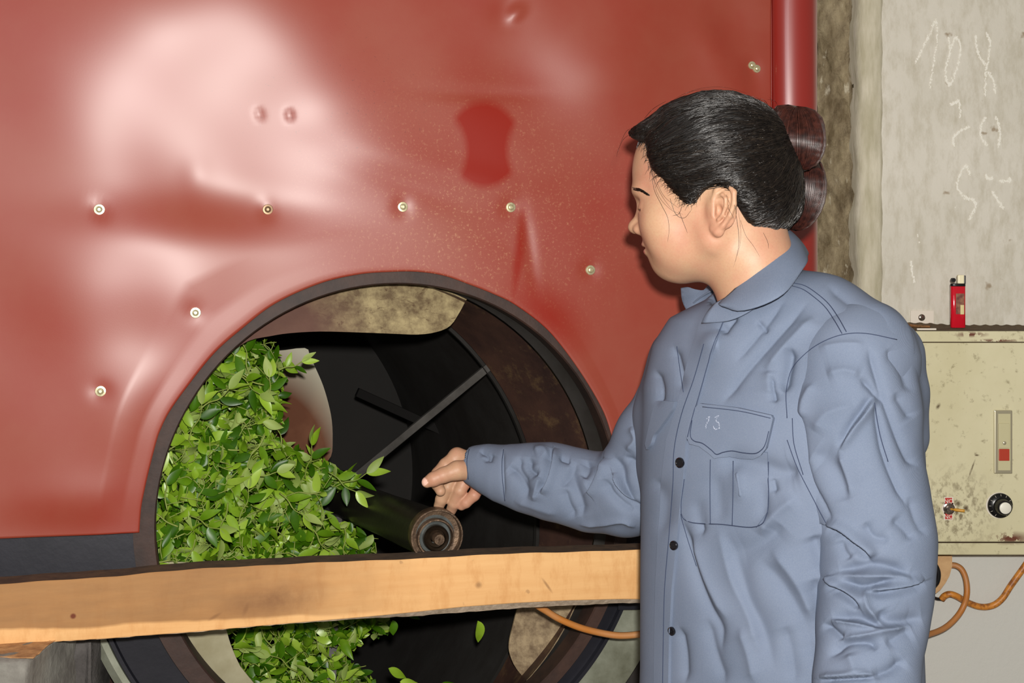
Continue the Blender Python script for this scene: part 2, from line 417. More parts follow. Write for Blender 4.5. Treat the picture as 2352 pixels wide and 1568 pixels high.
b0 = len(V); V += [(x0, 2.55, 0), (x1, 2.55, 0), (x0, 2.55, 2.9), (x1, 2.55, 2.9)]
F += [(b0+1, b0, b0+2, b0+3), (0, nzz*(ny+1), b0+2, b0), (ny, b0+1, b0+3, nzz*(ny+1)+ny), (nzz*(ny+1), nzz*(ny+1)+ny, b0+3, b0+2), (0, b0, b0+1, ny)]
struct(mesh_obj('trim_2', V, F, tm.m, None, True))
td = NT('dark_plaster'); td.col(td.mix(td.noise(6, 6), srgb(70,64,56), srgb(96,88,76))); td.set(Roughness=.9)
struct(bm_obj('wall_back', box_bm((-3.2, 4.4, 0), (3.2, 4.6, 2.9)), td.m))

# chalk figures on the wall
m_chalk = simple('white_chalk', srgb(236,234,224), .95)
ch = [[(970,350),(1010,270),(1050,190),(1085,120),(1092,220),(1072,350),(1050,480)],
      [(1155,210),(1162,290),(1138,390),(1148,455),(1168,465),(1200,380),(1220,290),(1216,240),(1190,212),(1160,300)],
      [(1305,200),(1308,255),(1330,320),(1360,360)], [(1368,190),(1385,240),(1376,320),(1362,400),(1358,525)], [(1375,405),(1400,440),(1415,512)],
      [(1165,580),(1190,572),(1215,565),(1218,650)], [(1270,700),(1212,730),(1180,770),(1186,805)],
      [(1358,650),(1335,700),(1335,760),(1368,802)], [(1415,645),(1434,700),(1440,760),(1430,812)],
      [(1190,1150),(1240,1100)], [(1275,970),(1250,920),(1212,980),(1205,1040),(1245,1090),(1290,1108),(1305,1140),(1270,1215)],
      [(1363,970),(1372,990),(1396,990)], [(1440,1005),(1495,1000),(1492,985)], [(1395,1060),(1420,1100),(1457,1155)],
      [(945,1450),(952,1500),(966,1560)], [(985,1310),(990,1340)], [(160,1480+20),(160,1500)]]
wallr = bpy.data.objects['wall_right']
groups = [ch[0:1], ch[1:2], ch[2:5], ch[5:7], ch[7:9], ch[9:11], ch[11:14], ch[14:16]]
for gi, g in enumerate(groups):
    V = []; F = []
    for st in g:
        pts = smooth_path([W(1700+x/2.4127, y/2.4127, WY) for x, y in st], 14)
        for p in pts:
            for _ in range(3):
                if random.random() < .22: continue
                q = p+Vector((random.gauss(0, .0009), 0, random.gauss(0, .0013))); r = random.uniform(.0006, .0015); a0 = random.random()*6; yq = random.uniform(.0004, .0010)
                b = len(V); k = 5
                for j in range(k):
                    a = a0+j*2*math.pi/k; rr = r*random.uniform(.6, 1.3); V.append((q.x+rr*math.cos(a)*.8, WY-yq, q.z+rr*1.5*math.sin(a)))
                for j in range(k): 
                    a = a0+j*2*math.pi/k; V.append((q.x+r*math.cos(a)*1.1, WY+.0004, q.z+r*1.7*math.sin(a)))
                F.append(tuple(b+j for j in range(k))[::-1])
                for j in range(k): F.append((b+j, b+(j+1) % k, b+k+(j+1) % k, b+k+j))
    mesh_obj('chalk_mark', V, F, m_chalk, wallr, False)

# ================================================================== THE MACHINE
mach = empty('tea_roasting_machine', PM(900, 1200, .3).xy.to_3d(), 'large red enamelled tea roasting drum machine with an open round mouth beside the plastered wall', 'machine')
# --- outline of the hole in the sheet (photo pixels)
hole = [(320,1222),(322,1190),(325,1160),(331,1129),(342,1080),(359,1014),(369,985),(389,945),(428,890),(491,812),(555,755),(632,697),(734,651),(823,630),(900,624),(960,624),(1020,633),(1080,654),(1131,674),(1182,699),(1248,748),(1296,802),(1347,875),(1386,944),(1405,1000),(1420,1060),(1430,1130),(1434,1180),(1435,1212)]
inner = [(356,1310),(354,1250),(355,1215),(358,1160),(364,1110),(374,1070),(386,1030),(401,992),(430,935),(459,890),(512,833),(555,792),(619,742),(680,703),(734,679),(800,657),(860,645),(925,639),(985,644),(1040,656),(1090,674),(1140,700),(1190,731),(1240,772),(1290,825),(1335,890),(1372,955),(1392,1010),(1405,1070),(1412,1130),(1412,1200),(1408,1260),(1400,1320),(1385,1390)]
tr = NT('dark_red_enamelled_steel')
du = tr.n.new('ShaderNodeSeparateXYZ'); tr.L(tr.geo.outputs['Position'], du.inputs[0])
pure_red = srgb(140,30,16)
dust = tr.ramp(tr.noise(5, 5, .6), [(.3, .16), (.7, .42)])  # speckled dust plus the pinkish reflected haze, both mixed into the colour
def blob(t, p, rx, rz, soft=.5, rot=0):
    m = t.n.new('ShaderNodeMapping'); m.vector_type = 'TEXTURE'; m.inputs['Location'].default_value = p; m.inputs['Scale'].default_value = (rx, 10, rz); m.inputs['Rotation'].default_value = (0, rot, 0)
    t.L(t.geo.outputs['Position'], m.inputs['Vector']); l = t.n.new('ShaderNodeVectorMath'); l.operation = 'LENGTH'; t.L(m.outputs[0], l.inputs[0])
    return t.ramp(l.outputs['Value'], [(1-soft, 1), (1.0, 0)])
refl_core = blob(tr, PM(1108, 330), .050, .068, .35)
# hourglass: a dark reflection painted as purer red, pinched by two side lobes
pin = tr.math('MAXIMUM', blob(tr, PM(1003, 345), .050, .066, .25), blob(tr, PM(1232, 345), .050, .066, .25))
dark_refl = tr.math('MULTIPLY', blob(tr, PM(1112, 332), .062, .072, .20), tr.math('SUBTRACT', 1.0, pin))
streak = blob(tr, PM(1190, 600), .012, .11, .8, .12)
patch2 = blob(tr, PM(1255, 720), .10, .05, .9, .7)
no_film = tr.math('MAXIMUM', dark_refl, tr.math('MULTIPLY', tr.math('MAXIMUM', streak, patch2), .8))
film_f = tr.math('SUBTRACT', 1.0, no_film)
film = tr.math('MULTIPLY', dust, film_f)  # dust plus the painted reflected haze
colr = tr.mix(film, pure_red, srgb(152,96,74))
sand = tr.math('MULTIPLY', tr.math('MULTIPLY', tr.ramp(tr.noise(260, 3, .7), [(.56, 0), (.72, .65)]), blob(tr, PM(1090, 500), .30, .26, .9)), film_f)
colr = tr.mix(sand, colr, srgb(190,140,104))
spk = tr.math('MULTIPLY', tr.ramp(tr.noise(330, 2, .5, tr.mapped((1,1,1), loc=(4,4,4))), [(.68, 0), (.72, .7)]), blob(tr, PM(780, 250), .22, .15, .8))
colr = tr.mix(spk, colr, srgb(96,40,34))
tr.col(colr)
tr.set(Roughness=tr.mix(no_film, tr.mix(film, (.42,)*3, (.50,)*3), (.26,)*3), Specular_IOR_Level=.42, Coat_Weight=.30, Coat_Roughness=.31, IOR=1.5)
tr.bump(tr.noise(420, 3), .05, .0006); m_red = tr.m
DENTS = [  # photo place, half-size (u, v) m, slope or height, kind, rotation
 ((500,235),(.20,.16),-.150,'sv',0), ((640,330),(.16,.09),-.06,'sv',0), ((540,60),(.14,.12),-.11,'sv',0),
 ((600,270),(.17,.14),-.085,'su',0), ((430,500),(.22,.045),.10,'sv',0),
 ((390,610),(.11,.075),.035,'sv',.5), ((310,870),(.06,.10),.10,'sv',0), ((230,720),(.14,.10),-.07,'sv',0), ((100,850),(.20,.28),-.13,'su',0), ((60,150),(.16,.2),-.06,'su',0),
 ((560,520),(.16,.06),.09,'sv',-.3), ((1100,215),(.075,.010),.0026,'h',0), ((1100,410),(.09,.02),-.002,'h',-.2),
 ((1185,30),(.016,.011),-.006,'h',.7), ((1172,20),(.03,.03),.004,'h',0), ((596,262),(.006,.006),.0016,'h',0), ((665,265),(.006,.006),.002,'h',0),
 ((1690,40),(.05,.05),.006,'h',.4), ((1640,120),(.03,.06),-.004,'h',.5), ((1732,185),(.02,.03),.003,'h',0), ((1215,560),(.010,.06),.0016,'h',.15),
 ((1300,170),(.12,.06),-.12,'su',0), ((1350,440),(.14,.03),.003,'h',.1), ((1500,60),(.10,.12),.10,'su',0),
 ((860,330),(.12,.05),.06,'sv',.3), ((930,420),(.10,.02),.002,'h',-.35), ((160,1180),(.10,.04),-.16,'sv',0), ((450,410),(.02,.03),.001,'h',0)]
for rp in ((228,481),(615,481),(925,475),(1173,476),(1356,620),(449,718),(231,898),(1730,154)): DENTS.append((rp, (.014, .014), .0022, 'h', 0))
dl = [(uv(PM(*c)), s, a, k, r) for c, s, a, k, r in DENTS]
def sheet_h(u, v):
    h = .0016*np.sin(u*9+v*5)+.0011*np.sin(v*17-u*7+1)+.0005*np.sin(u*31+v*23)
    for (cu, cv), (su, sv), a, k, r in dl:
        du_, dv_ = u-cu, v-cv; x = (du_*math.cos(r)+dv_*math.sin(r)); y = (-du_*math.sin(r)+dv_*math.cos(r)); g = np.exp(-(x/su)**2-(y/sv)**2)
        h = h + (a*g if k == 'h' else a*(y if k == 'sv' else x)*g)
    return h                                            # positive = deeper into the machine
NB = 520; MB_ = 150
hp = smooth_path([Vector((x, y, 0)) for x, y in hole], 30)
hu = np.array([uv(PM(p.x, p.y)) for p in hp]); seg = np.r_[0, np.cumsum(np.hypot(*np.diff(hu, axis=0).T))]; tt = np.linspace(0, seg[-1], NB+1)
hin = np.stack([np.interp(tt, seg, hu[:, 0]), np.interp(tt, seg, hu[:, 1])], 1)
uR, vB1 = uv(PM(1772, 1214)); uL, vB0 = -1.35, uv(PM(0, 1236))[1]; vT = 2.35
vL = vB0+(uv(PM(320, 1222))[1]-vB0)*0
rect = [(uL, vL), (uL, vT), (uR, vT), (uR, vB1)]; rs = np.r_[0, np.cumsum([math.dist(rect[i], rect[i+1]) for i in range(3)])]
def rayrect(p, c=uv(PM(880, 1150))):
    d = p-np.array(c); ts_ = []
    if d[0] < 0: ts_.append((uL-c[0])/d[0])
    if d[0] > 0: ts_.append((uR-c[0])/d[0])
    if d[1] > 0: ts_.append((vT-c[1])/d[1])
    return np.array(c)+d*min(ts_)
out = np.array([rayrect(p) for p in hin]); out[0] = (uL, vL); out[-1] = (uR, vB1)
# bottom corners: walk the outer points along the sides evenly down to the lower edge
iu = int(np.argmin(np.abs(out[:, 0]-uL)+1e3*(out[:, 1] < out[0, 1]+.02)))
low_l = np.linspace(0, 1, 40)
for k in range(40): out[k] = out[40]*low_l[k]+np.array((uL, vL))*(1-low_l[k]); out[-1-k] = out[-41]*low_l[k]+np.array((uR, vB1))*(1-low_l[k])
tpar = np.linspace(0, 1, MB_+1)**1.15
G = hin[:, None, :]*(1-tpar)[None, :, None]+out[:, None, :]*tpar[None, :, None]
Hh = sheet_h(G[..., 0], G[..., 1]) * np.clip(tpar*14, .4, 1)[None, :]
lip = np.exp(-(tpar/.004)**2)*.0008
pos = np.array(M0)+G[..., :1]*np.array(MU)+G[..., 1:]*np.array(MV)+(Hh+lip[None, :])[..., None]*np.array(MN)
Vp = pos.reshape(-1, 3); ii, jj = np.meshgrid(np.arange(NB), np.arange(MB_), indexing='ij'); a = (ii*(MB_+1)+jj).ravel()
Fp = np.stack([a, a+1, a+MB_+2, a+MB_+1], 1)
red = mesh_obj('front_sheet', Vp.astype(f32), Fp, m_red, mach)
red['label'] = 'dark red enamelled steel front sheet, buckled, with a round cut-out'
sm = red.modifiers.new('thickness', 'SOLIDIFY'); sm.thickness = .0015; sm.offset = 0
# the rolled half-round edge of the sheet on the right
V = []; F = []; rr = .0385; uc = uR+rr+.0012; nzr = 160
for i in range(nzr+1):
    z = -1.4+ (2.35+1.4)*i/nzr
    cs = [(uR-.004, .002), (uR+.001, .0035), (uR+.002, .004)]
    for k in range(25): t = math.pi*(1-k/24); cs.append((uc+rr*math.cos(t)+.0006*math.sin(z*9+k*.4), .0-.030*math.sin(t)+.0006*math.sin(z*14)))
    cs += [(uc+rr, .03), (uc+rr, .30)]
    for u, d in cs: V.append(fromuv(u, z, d))
m = len(cs)
for i in range(nzr):
    for k in range(m-1): a = i*m+k; F.append((a, a+1, a+1+m, a+m))
te = NT('red_edge_enamel'); te.col(srgb(140,30,22)); te.set(Roughness=.34, Specular_IOR_Level=.9, Coat_Weight=.6, Coat_Roughness=.11)
ed = mesh_obj('rolled_edge', V, F, te.m, mach); ed['label'] = 'rolled half-round red edge strip'
# casing behind the sheet (closes the machine)
m_navy = simple('dark_navy_sheet_steel', srgb(28,29,37), .42, .3, c2=srgb(38,38,46), scale=7, bump=.1)
m_case = simple('dark_casing', srgb(36,33,32), .7, c2=srgb(52,46,42), scale=9)
bm = bmesh.new()
def slab(bm, u0, u1, v0, v1, d0, d1):
    q = [bm.verts.new(fromuv(u, v, d)) for d in (d0, d1) for (u, v) in ((u0, v0), (u1, v0), (u1, v1), (u0, v1))]
    for f in ((0,1,2,3),(7,6,5,4),(0,4,5,1),(1,5,6,2),(2,6,7,3),(3,7,4,0)): bm.faces.new([q[i] for i in f])
ut = uc+rr
slab(bm, uL, ut-.004, 2.34-.02, 2.34, .02, 1.75); slab(bm, uL, uL+.01, -1.38, 2.32, .02, 1.75); slab(bm, uL, ut-.004, -1.38, 2.32, 1.75, 1.77)
bm_obj('casing', bm, m_case, mach)
# --- drum: front lip, inner shells, back plate
def resample(poly, n, close=False):
    P = smooth_path([Vector((x, y, 0)) for x, y in poly], 12); L_ = [0]
    for i in range(1, len(P)): L_.append(L_[-1]+(P[i]-P[i-1]).length)
    ts2 = np.linspace(0, L_[-1], n); return np.stack([np.interp(ts2, L_, [p.x for p in P]), np.interp(ts2, L_, [p.y for p in P])], 1)
def fit_circle(pts):
    A = np.c_[2*pts, np.ones(len(pts))]; b = (pts**2).sum(1); s = np.linalg.lstsq(A, b, rcond=None)[0]; return s[0], s[1], math.sqrt(s[2]+s[0]**2+s[1]**2)
ci = fit_circle(np.array([uv(PM(*p, .012)) for p in inner])); co = fit_circle(np.array([uv(PM(*p)) for p in hole]))
print('RING', ci, co)
def ringpt(c, t, d): return fromuv(c[0]+c[2]*math.cos(t), c[1]+c[2]*math.sin(t), d)
tb = NT('scorched_brown_steel')
bb = tb.mix(tb.ramp(tb.noise(7, 7, .65), [(.35, 0), (.68, 1)]), srgb(52,36,34), srgb(84,58,48))
bb = tb.mix(tb.ramp(tb.noise(16, 8, .75), [(.53, 0), (.72, .75)]), bb, srgb(122,98,66)); tb.col(bb); tb.set(Roughness=.55, Metallic=.25); tb.bump(tb.noise(120, 5), .25, .001); m_brown = tb.m
m_rim = simple('dark_brown_rim_steel', srgb(62,41,33), .65, .0, c2=srgb(40,27,23), scale=18, bump=.3)
m_dark = simple('sooty_grey_steel', srgb(58,56,54), .6, .2, c2=srgb(40,36,33), scale=5, bump=.15)
def shell(name, secs, mat, parent, n=128, a0=0, a1=2*math.pi, label=None):
    """secs: (circle (u,v,r), depth)"""
    V = []; F = []; full = abs(a1-a0-2*math.pi) < 1e-6; m = n if full else n+1
    for c, d in secs:
        for k in range(m): V.append(ringpt(c, a0+(a1-a0)*k/n, d))
    for s in range(len(secs)-1):
        for k in range(n): a = s*m+k; b = s*m+(k+1) % m; F.append((a, b, b+m, a+m))
    o = mesh_obj(name, V, F, mat, parent); 
    try: o.data.set_sharp_from_angle(angle=math.radians(30))
    except Exception: pass
    if label: o['label'] = label
    return o
def cadd(c, du=0, dv=0, r=None, k=1): return (c[0]+du, c[1]+dv, (c[2] if r is None else r)*k)
def circ_px(px, py, rpx, d):
    p = PM(px, py, d); u, v = (p-M0).dot(MU), p.z; q = PM(px+rpx, py, d); return (u, v, abs((q-M0).dot(MU)-u))
# front lip: flat annulus between the traced inner circle and a little beyond the hole
ro = co[2]+.012
shell('drum_rim', [((co[0], co[1], ro), .03), ((co[0], co[1], ro), .0065), (ci, .005), (cadd(ci, k=.994), .008), (cadd(ci, k=.994), .05), (cadd(ci, k=1.02), .05)], m_rim, mach, label='scorched brown rim of the drum mouth')
# mid circle: traced arc where the brown throat meets the dark body
D1 = .20
c1 = (-.356, .9506, .4543)
wide = cadd(ci, k=1.012)
lerpc = lambda t: tuple(ci[q]*(1-t)+c1[q]*t for q in range(3))
shell('throat_collar', [(wide, .045), (cadd(lerpc(.08), k=1.012), .062), (cadd(lerpc(.22), k=1.004), .075)], m_dark, mach, label='sooty collar just inside the mouth')
shell('drum_throat', [(cadd(lerpc(.22), k=.996), .072), (lerpc(.6), .13), (c1, D1)], m_brown, mach, label='scorched brown throat of the drum')
c2 = (c1[0]-.12, c1[1]-.05, c1[2]*1.12)
shell('drum_body', [(cadd(c1, k=.985), D1-.004), (cadd(c1, k=.985), D1+.012), (cadd(c1, k=1.05), D1+.03), (c2, .75), (cadd(c2, k=1.0), 1.1)], m_dark, mach, label='sooty dark inside of the drum')
shell('drum_back', [(cadd(c2, k=1.01), 1.10), (cadd(c2, k=.5), 1.12), (cadd(c2, k=.02), 1.13)], simple('sooty_back_plate', srgb(26,22,18), .8, c2=srgb(18,15,12), scale=4), mach, label='black back plate deep in the drum')
# outer shells that show under and beside the mouth
oc = (co[0], co[1], co[2])
m_green = simple('grey_green_worn_steel', srgb(168,172,156), .32, .35, c2=srgb(110,112,94), scale=8, bump=.2, bscale=20)
for a0_, a1_, kn_, kb_, sd in ((195, 270, 1.215, 1.285, 'left'), (270, 362, 1.125, 1.33, 'right')):
    shell('outer_ring', [(cadd(oc, k=1.00), .035), (cadd(oc, k=1.00), .022), (cadd(oc, k=1.015), .018), (cadd(oc, k=1.018), .028), (cadd(oc, k=kn_-.02), .030), (cadd(oc, k=kn_-.015), .022), (cadd(oc, k=kn_), .022), (cadd(oc, k=kn_+.005), .06)], m_navy, mach, a0=math.radians(a0_), a1=math.radians(a1_), n=60, label='navy painted ring section, lower %s of the mouth' % sd)
    shell('outer_band', [(cadd(oc, k=kn_+.008), .05), (cadd(oc, k=kn_+.012), .036), (cadd(oc, k=(kn_+kb_)/2), .034), (cadd(oc, k=kb_-.005), .042), (cadd(oc, k=kb_), .10)], m_green, mach, a0=math.radians(a0_-8), a1=math.radians(min(a1_, 352)), n=60, label='grey-green worn metal band outside the navy ring, %s' % sd)
# lower casing plate between sheet bottom and floor, with an arched cut-out
bm = bmesh.new(); n = 60; A = []; B = []
for k in range(n+1):
    t = math.radians(172)+math.radians(196)*k/n; A.append(bm.verts.new(ringpt(cadd(oc, k=1.36), t, .12)))
    d = Vector((math.cos(t), math.sin(t))); s = min((ut-oc[0])/d.x if d.x > 1e-3 else 9, (uL-oc[0])/d.x if d.x < -1e-3 else 9, (-1.38-(oc[1]-CZ+CZ)*1)/d.y if False else 9)
    s = min(s, (0.0-oc[1])/d.y if d.y < -1e-3 else 9); B.append(bm.verts.new(fromuv(oc[0]+d.x*s, oc[1]+d.y*s, .13)))
for k in range(n): bm.faces.new((A[k], A[k+1], B[k+1], B[k]))
bm_obj('lower_plate', bm, m_case, mach)
# navy sheet just under the red sheet, left of the mouth
P4 = [PM(-60, 1215, .012), PM(330, 1205, .012), PM(322, 1400, .012), PM(60, 1400, .012), PM(-60, 1400, .012)]
prism('lower_sheet', P4, MN*.003, m_navy, mach)['label'] = 'dark navy steel sheet under the red one, left of the mouth'
P4 = [PM(1420, 1205, .016), PM(1484, 1205, .016), PM(1484, 1400, .016), PM(1420, 1400, .016)]
prism('lower_sheet', P4, MN*.003, m_navy, mach)['label'] = 'dark navy steel strip right of the mouth'
# vanes inside the mouth
tv = NT('scratched_cream_vane'); 
v1_ = tv.mix(tv.ramp(tv.noise(30, 7, .7), [(.36, 0), (.62, 1)]), srgb(100,82,58), srgb(168,152,112))
v1_ = tv.mix(tv.ramp(tv.noise(26, 8, .8, tv.mapped((1, 1, 2.2), (0, .5, 0)), 1.5), [(.56, 0), (.62, .8)]), v1_, srgb(84,62,40))
rusty = blob(tv, PM(600, 760, .07), .17, .12, .55)
v1_ = tv.mix(rusty, v1_, tv.mix(tv.noise(30, 5), srgb(84,54,46), srgb(104,72,58))); 
tv.col(v1_); tv.set(Roughness=.6, Specular_IOR_Level=.3); tv.bump(tv.noise(80, 6, .7), .25, .001); m_vane = tv.m
def bent_plate(name, poly, d, bulge, mat, label, thick=.004, step=14):
    """traced outline standing at depth d behind the mouth plane, dished by bulge(u, v)"""
    pp = [tuple(q.xy) for q in smooth_path([Vector((*p, 0)) for p in poly+[poly[0]]], 3)][:-1]
    vs2, fs, m = tri_patch(pp, step); V = []
    for q in vs2: V.append(PM(q.x, q.y, d+bulge(q.x, q.y)))
    n = len(V); V2 = V+[p+MN*thick for p in V]; F = [tuple(f) for f in fs]+[tuple(n+i for i in f[::-1]) for f in fs]+[(i, (i+1) % m, n+(i+1) % m, n+i) for i in range(m)]
    o = mesh_obj(name, V2, F, mat, mach); bm = bmesh.new(); bm.from_mesh(o.data); bmesh.ops.recalc_face_normals(bm, faces=bm.faces); bm.to_mesh(o.data); bm.free()
    o.data.set_sharp_from_angle(angle=math.radians(50)); o['label'] = label; return o
bent_plate('vane', [(520,815),(570,783),(619,772),(664,765),(734,761),(820,763),(900,766),(960,768),(1003,762),(1034,748),(1055,718),(1070,690),(1082,668),(1040,640),(930,622),(800,640),(700,680),(600,745)], .075,
           lambda x, y: .03*((x-800)/280)**2*.4-.0002*(y-700), m_vane, 'scratched cream lifting vane at the top of the drum mouth')
tv2 = NT('rust_stained_vane')
g1 = tv2.ramp(tv2.math('ADD', tv2.math('MULTIPLY', tv2.noise(14, 6), .7), .0), [(.3, 0), (.6, 1)])
rust2 = blob(tv2, PM(650, 1030, .36), .135, .20, .5, -.45)
tv2.col(tv2.mix(rust2, srgb(188,184,164), tv2.mix(g1, srgb(98,56,34), srgb(128,84,58)))); tv2.set(Roughness=.6); 
bent_plate('vane', [(560,800),(630,806),(700,799),(712,818),(728,852),(742,885),(754,925),(762,965),(764,1010),(760,1048),(735,1075),(700,1110),(560,1110)], .36, lambda x, y: .0004*(740-x), tv2.m, 'whitish rust-stained vane deep inside behind the tea leaves')
tv3 = NT('stained_tan_vane'); v3 = tv3.mix(tv3.ramp(tv3.noise(40, 6, .7), [(.38, 0), (.62, 1)]), srgb(104,84,60), srgb(160,140,108)); tv3.col(v3); tv3.set(Roughness=.65); tv3.bump(tv3.noise(90, 5), .2, .001)
bent_plate('vane', [(1205,1360),(1188,1400),(1177,1440),(1169,1478),(1172,1505),(1186,1535),(1212,1566),(1240,1600),(1265,1604),(1290,1566),(1330,1500),(1362,1425),(1378,1360)], .06, lambda x, y: .0003*(1370-x), tv3.m, 'mottled tan vane below the beam at the right of the mouth')
tv4 = NT('dull_cream_vane'); tv4.col(tv4.mix(tv4.ramp(tv4.noise(18, 6, .6), [(.35, 0), (.7, 1)]), srgb(150,142,112), srgb(172,166,138))); tv4.set(Roughness=.5); tv4.bump(tv4.noise(60, 4), .15, .001)
bent_plate('vane', [(352,1292),(400,1290),(452,1298),(480,1340),(500,1400),(518,1440),(530,1480),(552,1530),(590,1590),(475,1590),(440,1530),(408,1470),(388,1420),(372,1370)], .05, lambda x, y: .0002*(x-350), tv4.m, 'dull cream vane curving down the left of the mouth below the beam')
# roller / central tube and its bearing end
FE = W(1002, 1229, 1.905); BE = PM(783, 1140, .42); axd = (BE-FE).normalized(); ax_out = -axd
m_pipe = simple('oily_black_pipe', srgb(44,40,34), .45, .4, c2=srgb(30,26,22), scale=14, bump=.2)
m_iron = simple('worn_brown_iron', srgb(120,98,78), .42, .55, c2=srgb(74,58,46), scale=60, bump=.4, bscale=200)
m_grey = simple('grey_blue_cover_steel', srgb(92,98,98), .4, .4, c2=srgb(64,66,62), scale=30)
m_bear = simple('greasy_bearing_steel', srgb(70,58,46), .25, .7, c2=srgb(48,38,30), scale=50)
ra = Vector((0, -1, -.02)).normalized()*1; ra = (ax_out+Vector((.12, -.8, -.05))).normalized()
mx = (math.hypot(1, 0))
R0 = 62/FPX*1.905
roll = lathe('shaft_tube', FE, axd, [(R0*.90, .012), (R0*.90, .10), (R0*.86, .22), (R0*.86, (BE-FE).length), (0, (BE-FE).length)], m_pipe, mach); roll['label'] = 'black tube around the drum shaft, pointing out of the mouth'
ez = lathe('end_cup', FE, ra, [(R0*.93, -.022), (R0, -.014), (R0, .004), (R0*.985, .006), (R0*.93, .006), (R0*.915, .003), (R0*.91, -.006), (R0*.70, -.007)], m_iron, mach)
ez['label'] = 'worn flanged end of the shaft tube'
FE2 = W(1001, 1235, 1.905)
lathe('cover_plate', FE, ra, [(R0*.90, -.008), (R0*.67, -.0065), (R0*.3, -.010)], m_grey, mach)['label'] = 'grey cover disc inside the flange'
lathe('bearing_housing', FE2, ra, [(R0*.72, -.010), (R0*.715, .0), (R0*.69, .003), (R0*.64, .003), (R0*.61, -.001), (R0*.60, -.012), (R0*.3, -.013)], m_iron, mach)
lathe('bearing', W(1003, 1237, 1.905), ra, [(R0*.50, -.014), (R0*.49, -.003), (R0*.46, .001), (R0*.42, .0035), (R0*.34, .001), (R0*.32, -.004), (R0*.2, -.006)], m_bear, mach)
lathe('shaft', W(1008, 1238, 1.905), ra, [(R0*.215, -.02), (R0*.215, .002), (R0*.19, .0045), (R0*.05, .0045), (.0003, .003)], m_iron, mach)['label'] = 'rust-brown end of the steel shaft'
# spider arms deep in the drum
def arm(a, b, w, th, label=None):
    a, b = Vector(a), Vector(b); d = (b-a).normalized(); s = d.cross(MN).normalized()*w; t = MN*th; bm = bmesh.new()
    q = [bm.verts.new(p+x*s+y*t) for p in (a, b) for x, y in ((-1,-1),(1,-1),(1,1),(-1,1))]
    for f in ((0,1,2,3),(7,6,5,4),(0,4,5,1),(1,5,6,2),(2,6,7,3),(3,7,4,0)): bm.faces.new([q[i] for i in f])
    return bm_obj('spider_arm', bm, m_arm, mach, bevel=.0012)
m_arm = simple('grey_steel_bar', srgb(92,89,86), .5, .2, c2=srgb(70,67,64), scale=20)
arm(PM(783, 1120, .41), PM(1122, 842, .21), .0064, .006)
arm(PM(776, 1150, .41), PM(757, 1640, .24), .0085, .006)
arm(PM(775, 1140, .41), PM(420, 1040, .41), .0085, .006)
m_arm = simple('sooty_bar', srgb(20,18,17), .8, spec=.2)
arm(PM(820, 900, .80), PM(1262, 1100, .60), .009, .01)
lathe('arm_hub', PM(783, 1142, .41), MN, [(.02, -.02), (.044, -.018), (.046, -.01), (.046, .02), (.02, .02)], m_arm, mach)

# screws with washers
m_zinc = simple('zinc_screw', srgb(216,210,176), .3, .6, c2=srgb(186,176,136), scale=300)
m_rustscrew = simple('rusty_screw', srgb(120,96,70), .4, .5)
scr = [(228,481,1), (615,481,0), (925,475,1), (1173,476,1), (1356,620,1), (449,718,1), (231,898,1), (1727,150,1), (1738,158,1)]
for px, py, z in scr:
    p = PM(px, py); u, v = uv(p); dpt = float(sheet_h(np.array(u), np.array(v))); c = PM(px, py, dpt-.0012); mt = m_zinc if z else m_rustscrew; r = .0078 if (px, py) not in ((1727,150),(1738,158)) else .0066
    s = lathe('screw', c, -MN, [(r, -.001), (r, .0008), (r*.93, .0015), (r*.6, .0017), (r*.56, .0026), (r*.5, .0050), (r*.3, .0056), (r*.25, .0045), (.0002, .0045)], mt, red, seg=20)
    if not z: s['label'] = 'rusty dark screw'

# ================================================================== THE BEAM, BLOCKS, SHIM
twd = NT('sawn_timber')
nv = twd.noise(5, 5, .6, twd.mapped((.6, 1, 7), (0, .06, 0)))
wcol = twd.mix(twd.ramp(nv, [(.3, 0), (.7, 1)]), srgb(224,178,122), srgb(208,156,100))
wcol = twd.mix(twd.ramp(twd.noise(10, 6, .7, twd.mapped((5, 1, 1.6), (0, .6, 0))), [(.48, 0), (.66, .5)]), wcol, srgb(196,140,84))
# old brown face stain (bruised, weathered upper part of the left half)
pc = twd.n.new('ShaderNodeSeparateXYZ'); twd.L(twd.geo.outputs['Position'], pc.inputs[0])
zl = [(0, 1440), (300, 1425), (600, 1400), (660, 1370), (900, 1320)]
pA = W(0, 1447, 1.72); pB = W(560, 1405, 1.83); sl = (pB.z-pA.z)/(pB.x-pA.x)
lin = twd.math('SUBTRACT', pc.outputs[2], twd.math('ADD', twd.math('MULTIPLY', pc.outputs[0], sl), pA.z-sl*pA.x))
lin = twd.math('ADD', lin, twd.math('MULTIPLY', twd.math('SUBTRACT', twd.noise(9, 3), .5), .016))
xe = twd.ramp(twd.math('ADD', pc.outputs[0], twd.math('MULTIPLY', twd.math('SUBTRACT', twd.noise(14, 4, .6, twd.mapped((.5, 1, 2))), .5), .25)), [(0, 1), (.001, 1)])
xr = twd.n.new('ShaderNodeMapRange'); xr.inputs[1].default_value = W(560, 0, 1.83).x; xr.inputs[2].default_value = W(960, 0, 1.88).x; xr.inputs[3].default_value = 1; xr.inputs[4].default_value = 0; twd.L(twd.math('ADD', pc.outputs[0], twd.math('MULTIPLY', twd.math('SUBTRACT', twd.noise(14, 4), .5), .2)), xr.inputs[0])
stain = twd.math('MULTIPLY', twd.ramp(lin, [(.0, 0), (.004, 1)]), xr.outputs[0])
wcol = twd.mix(twd.math('MULTIPLY', stain, .85), wcol, twd.mix(twd.noise(12, 6, .6, twd.mapped((1, 1, 5))), srgb(164,118,72), srgb(118,84,54)))
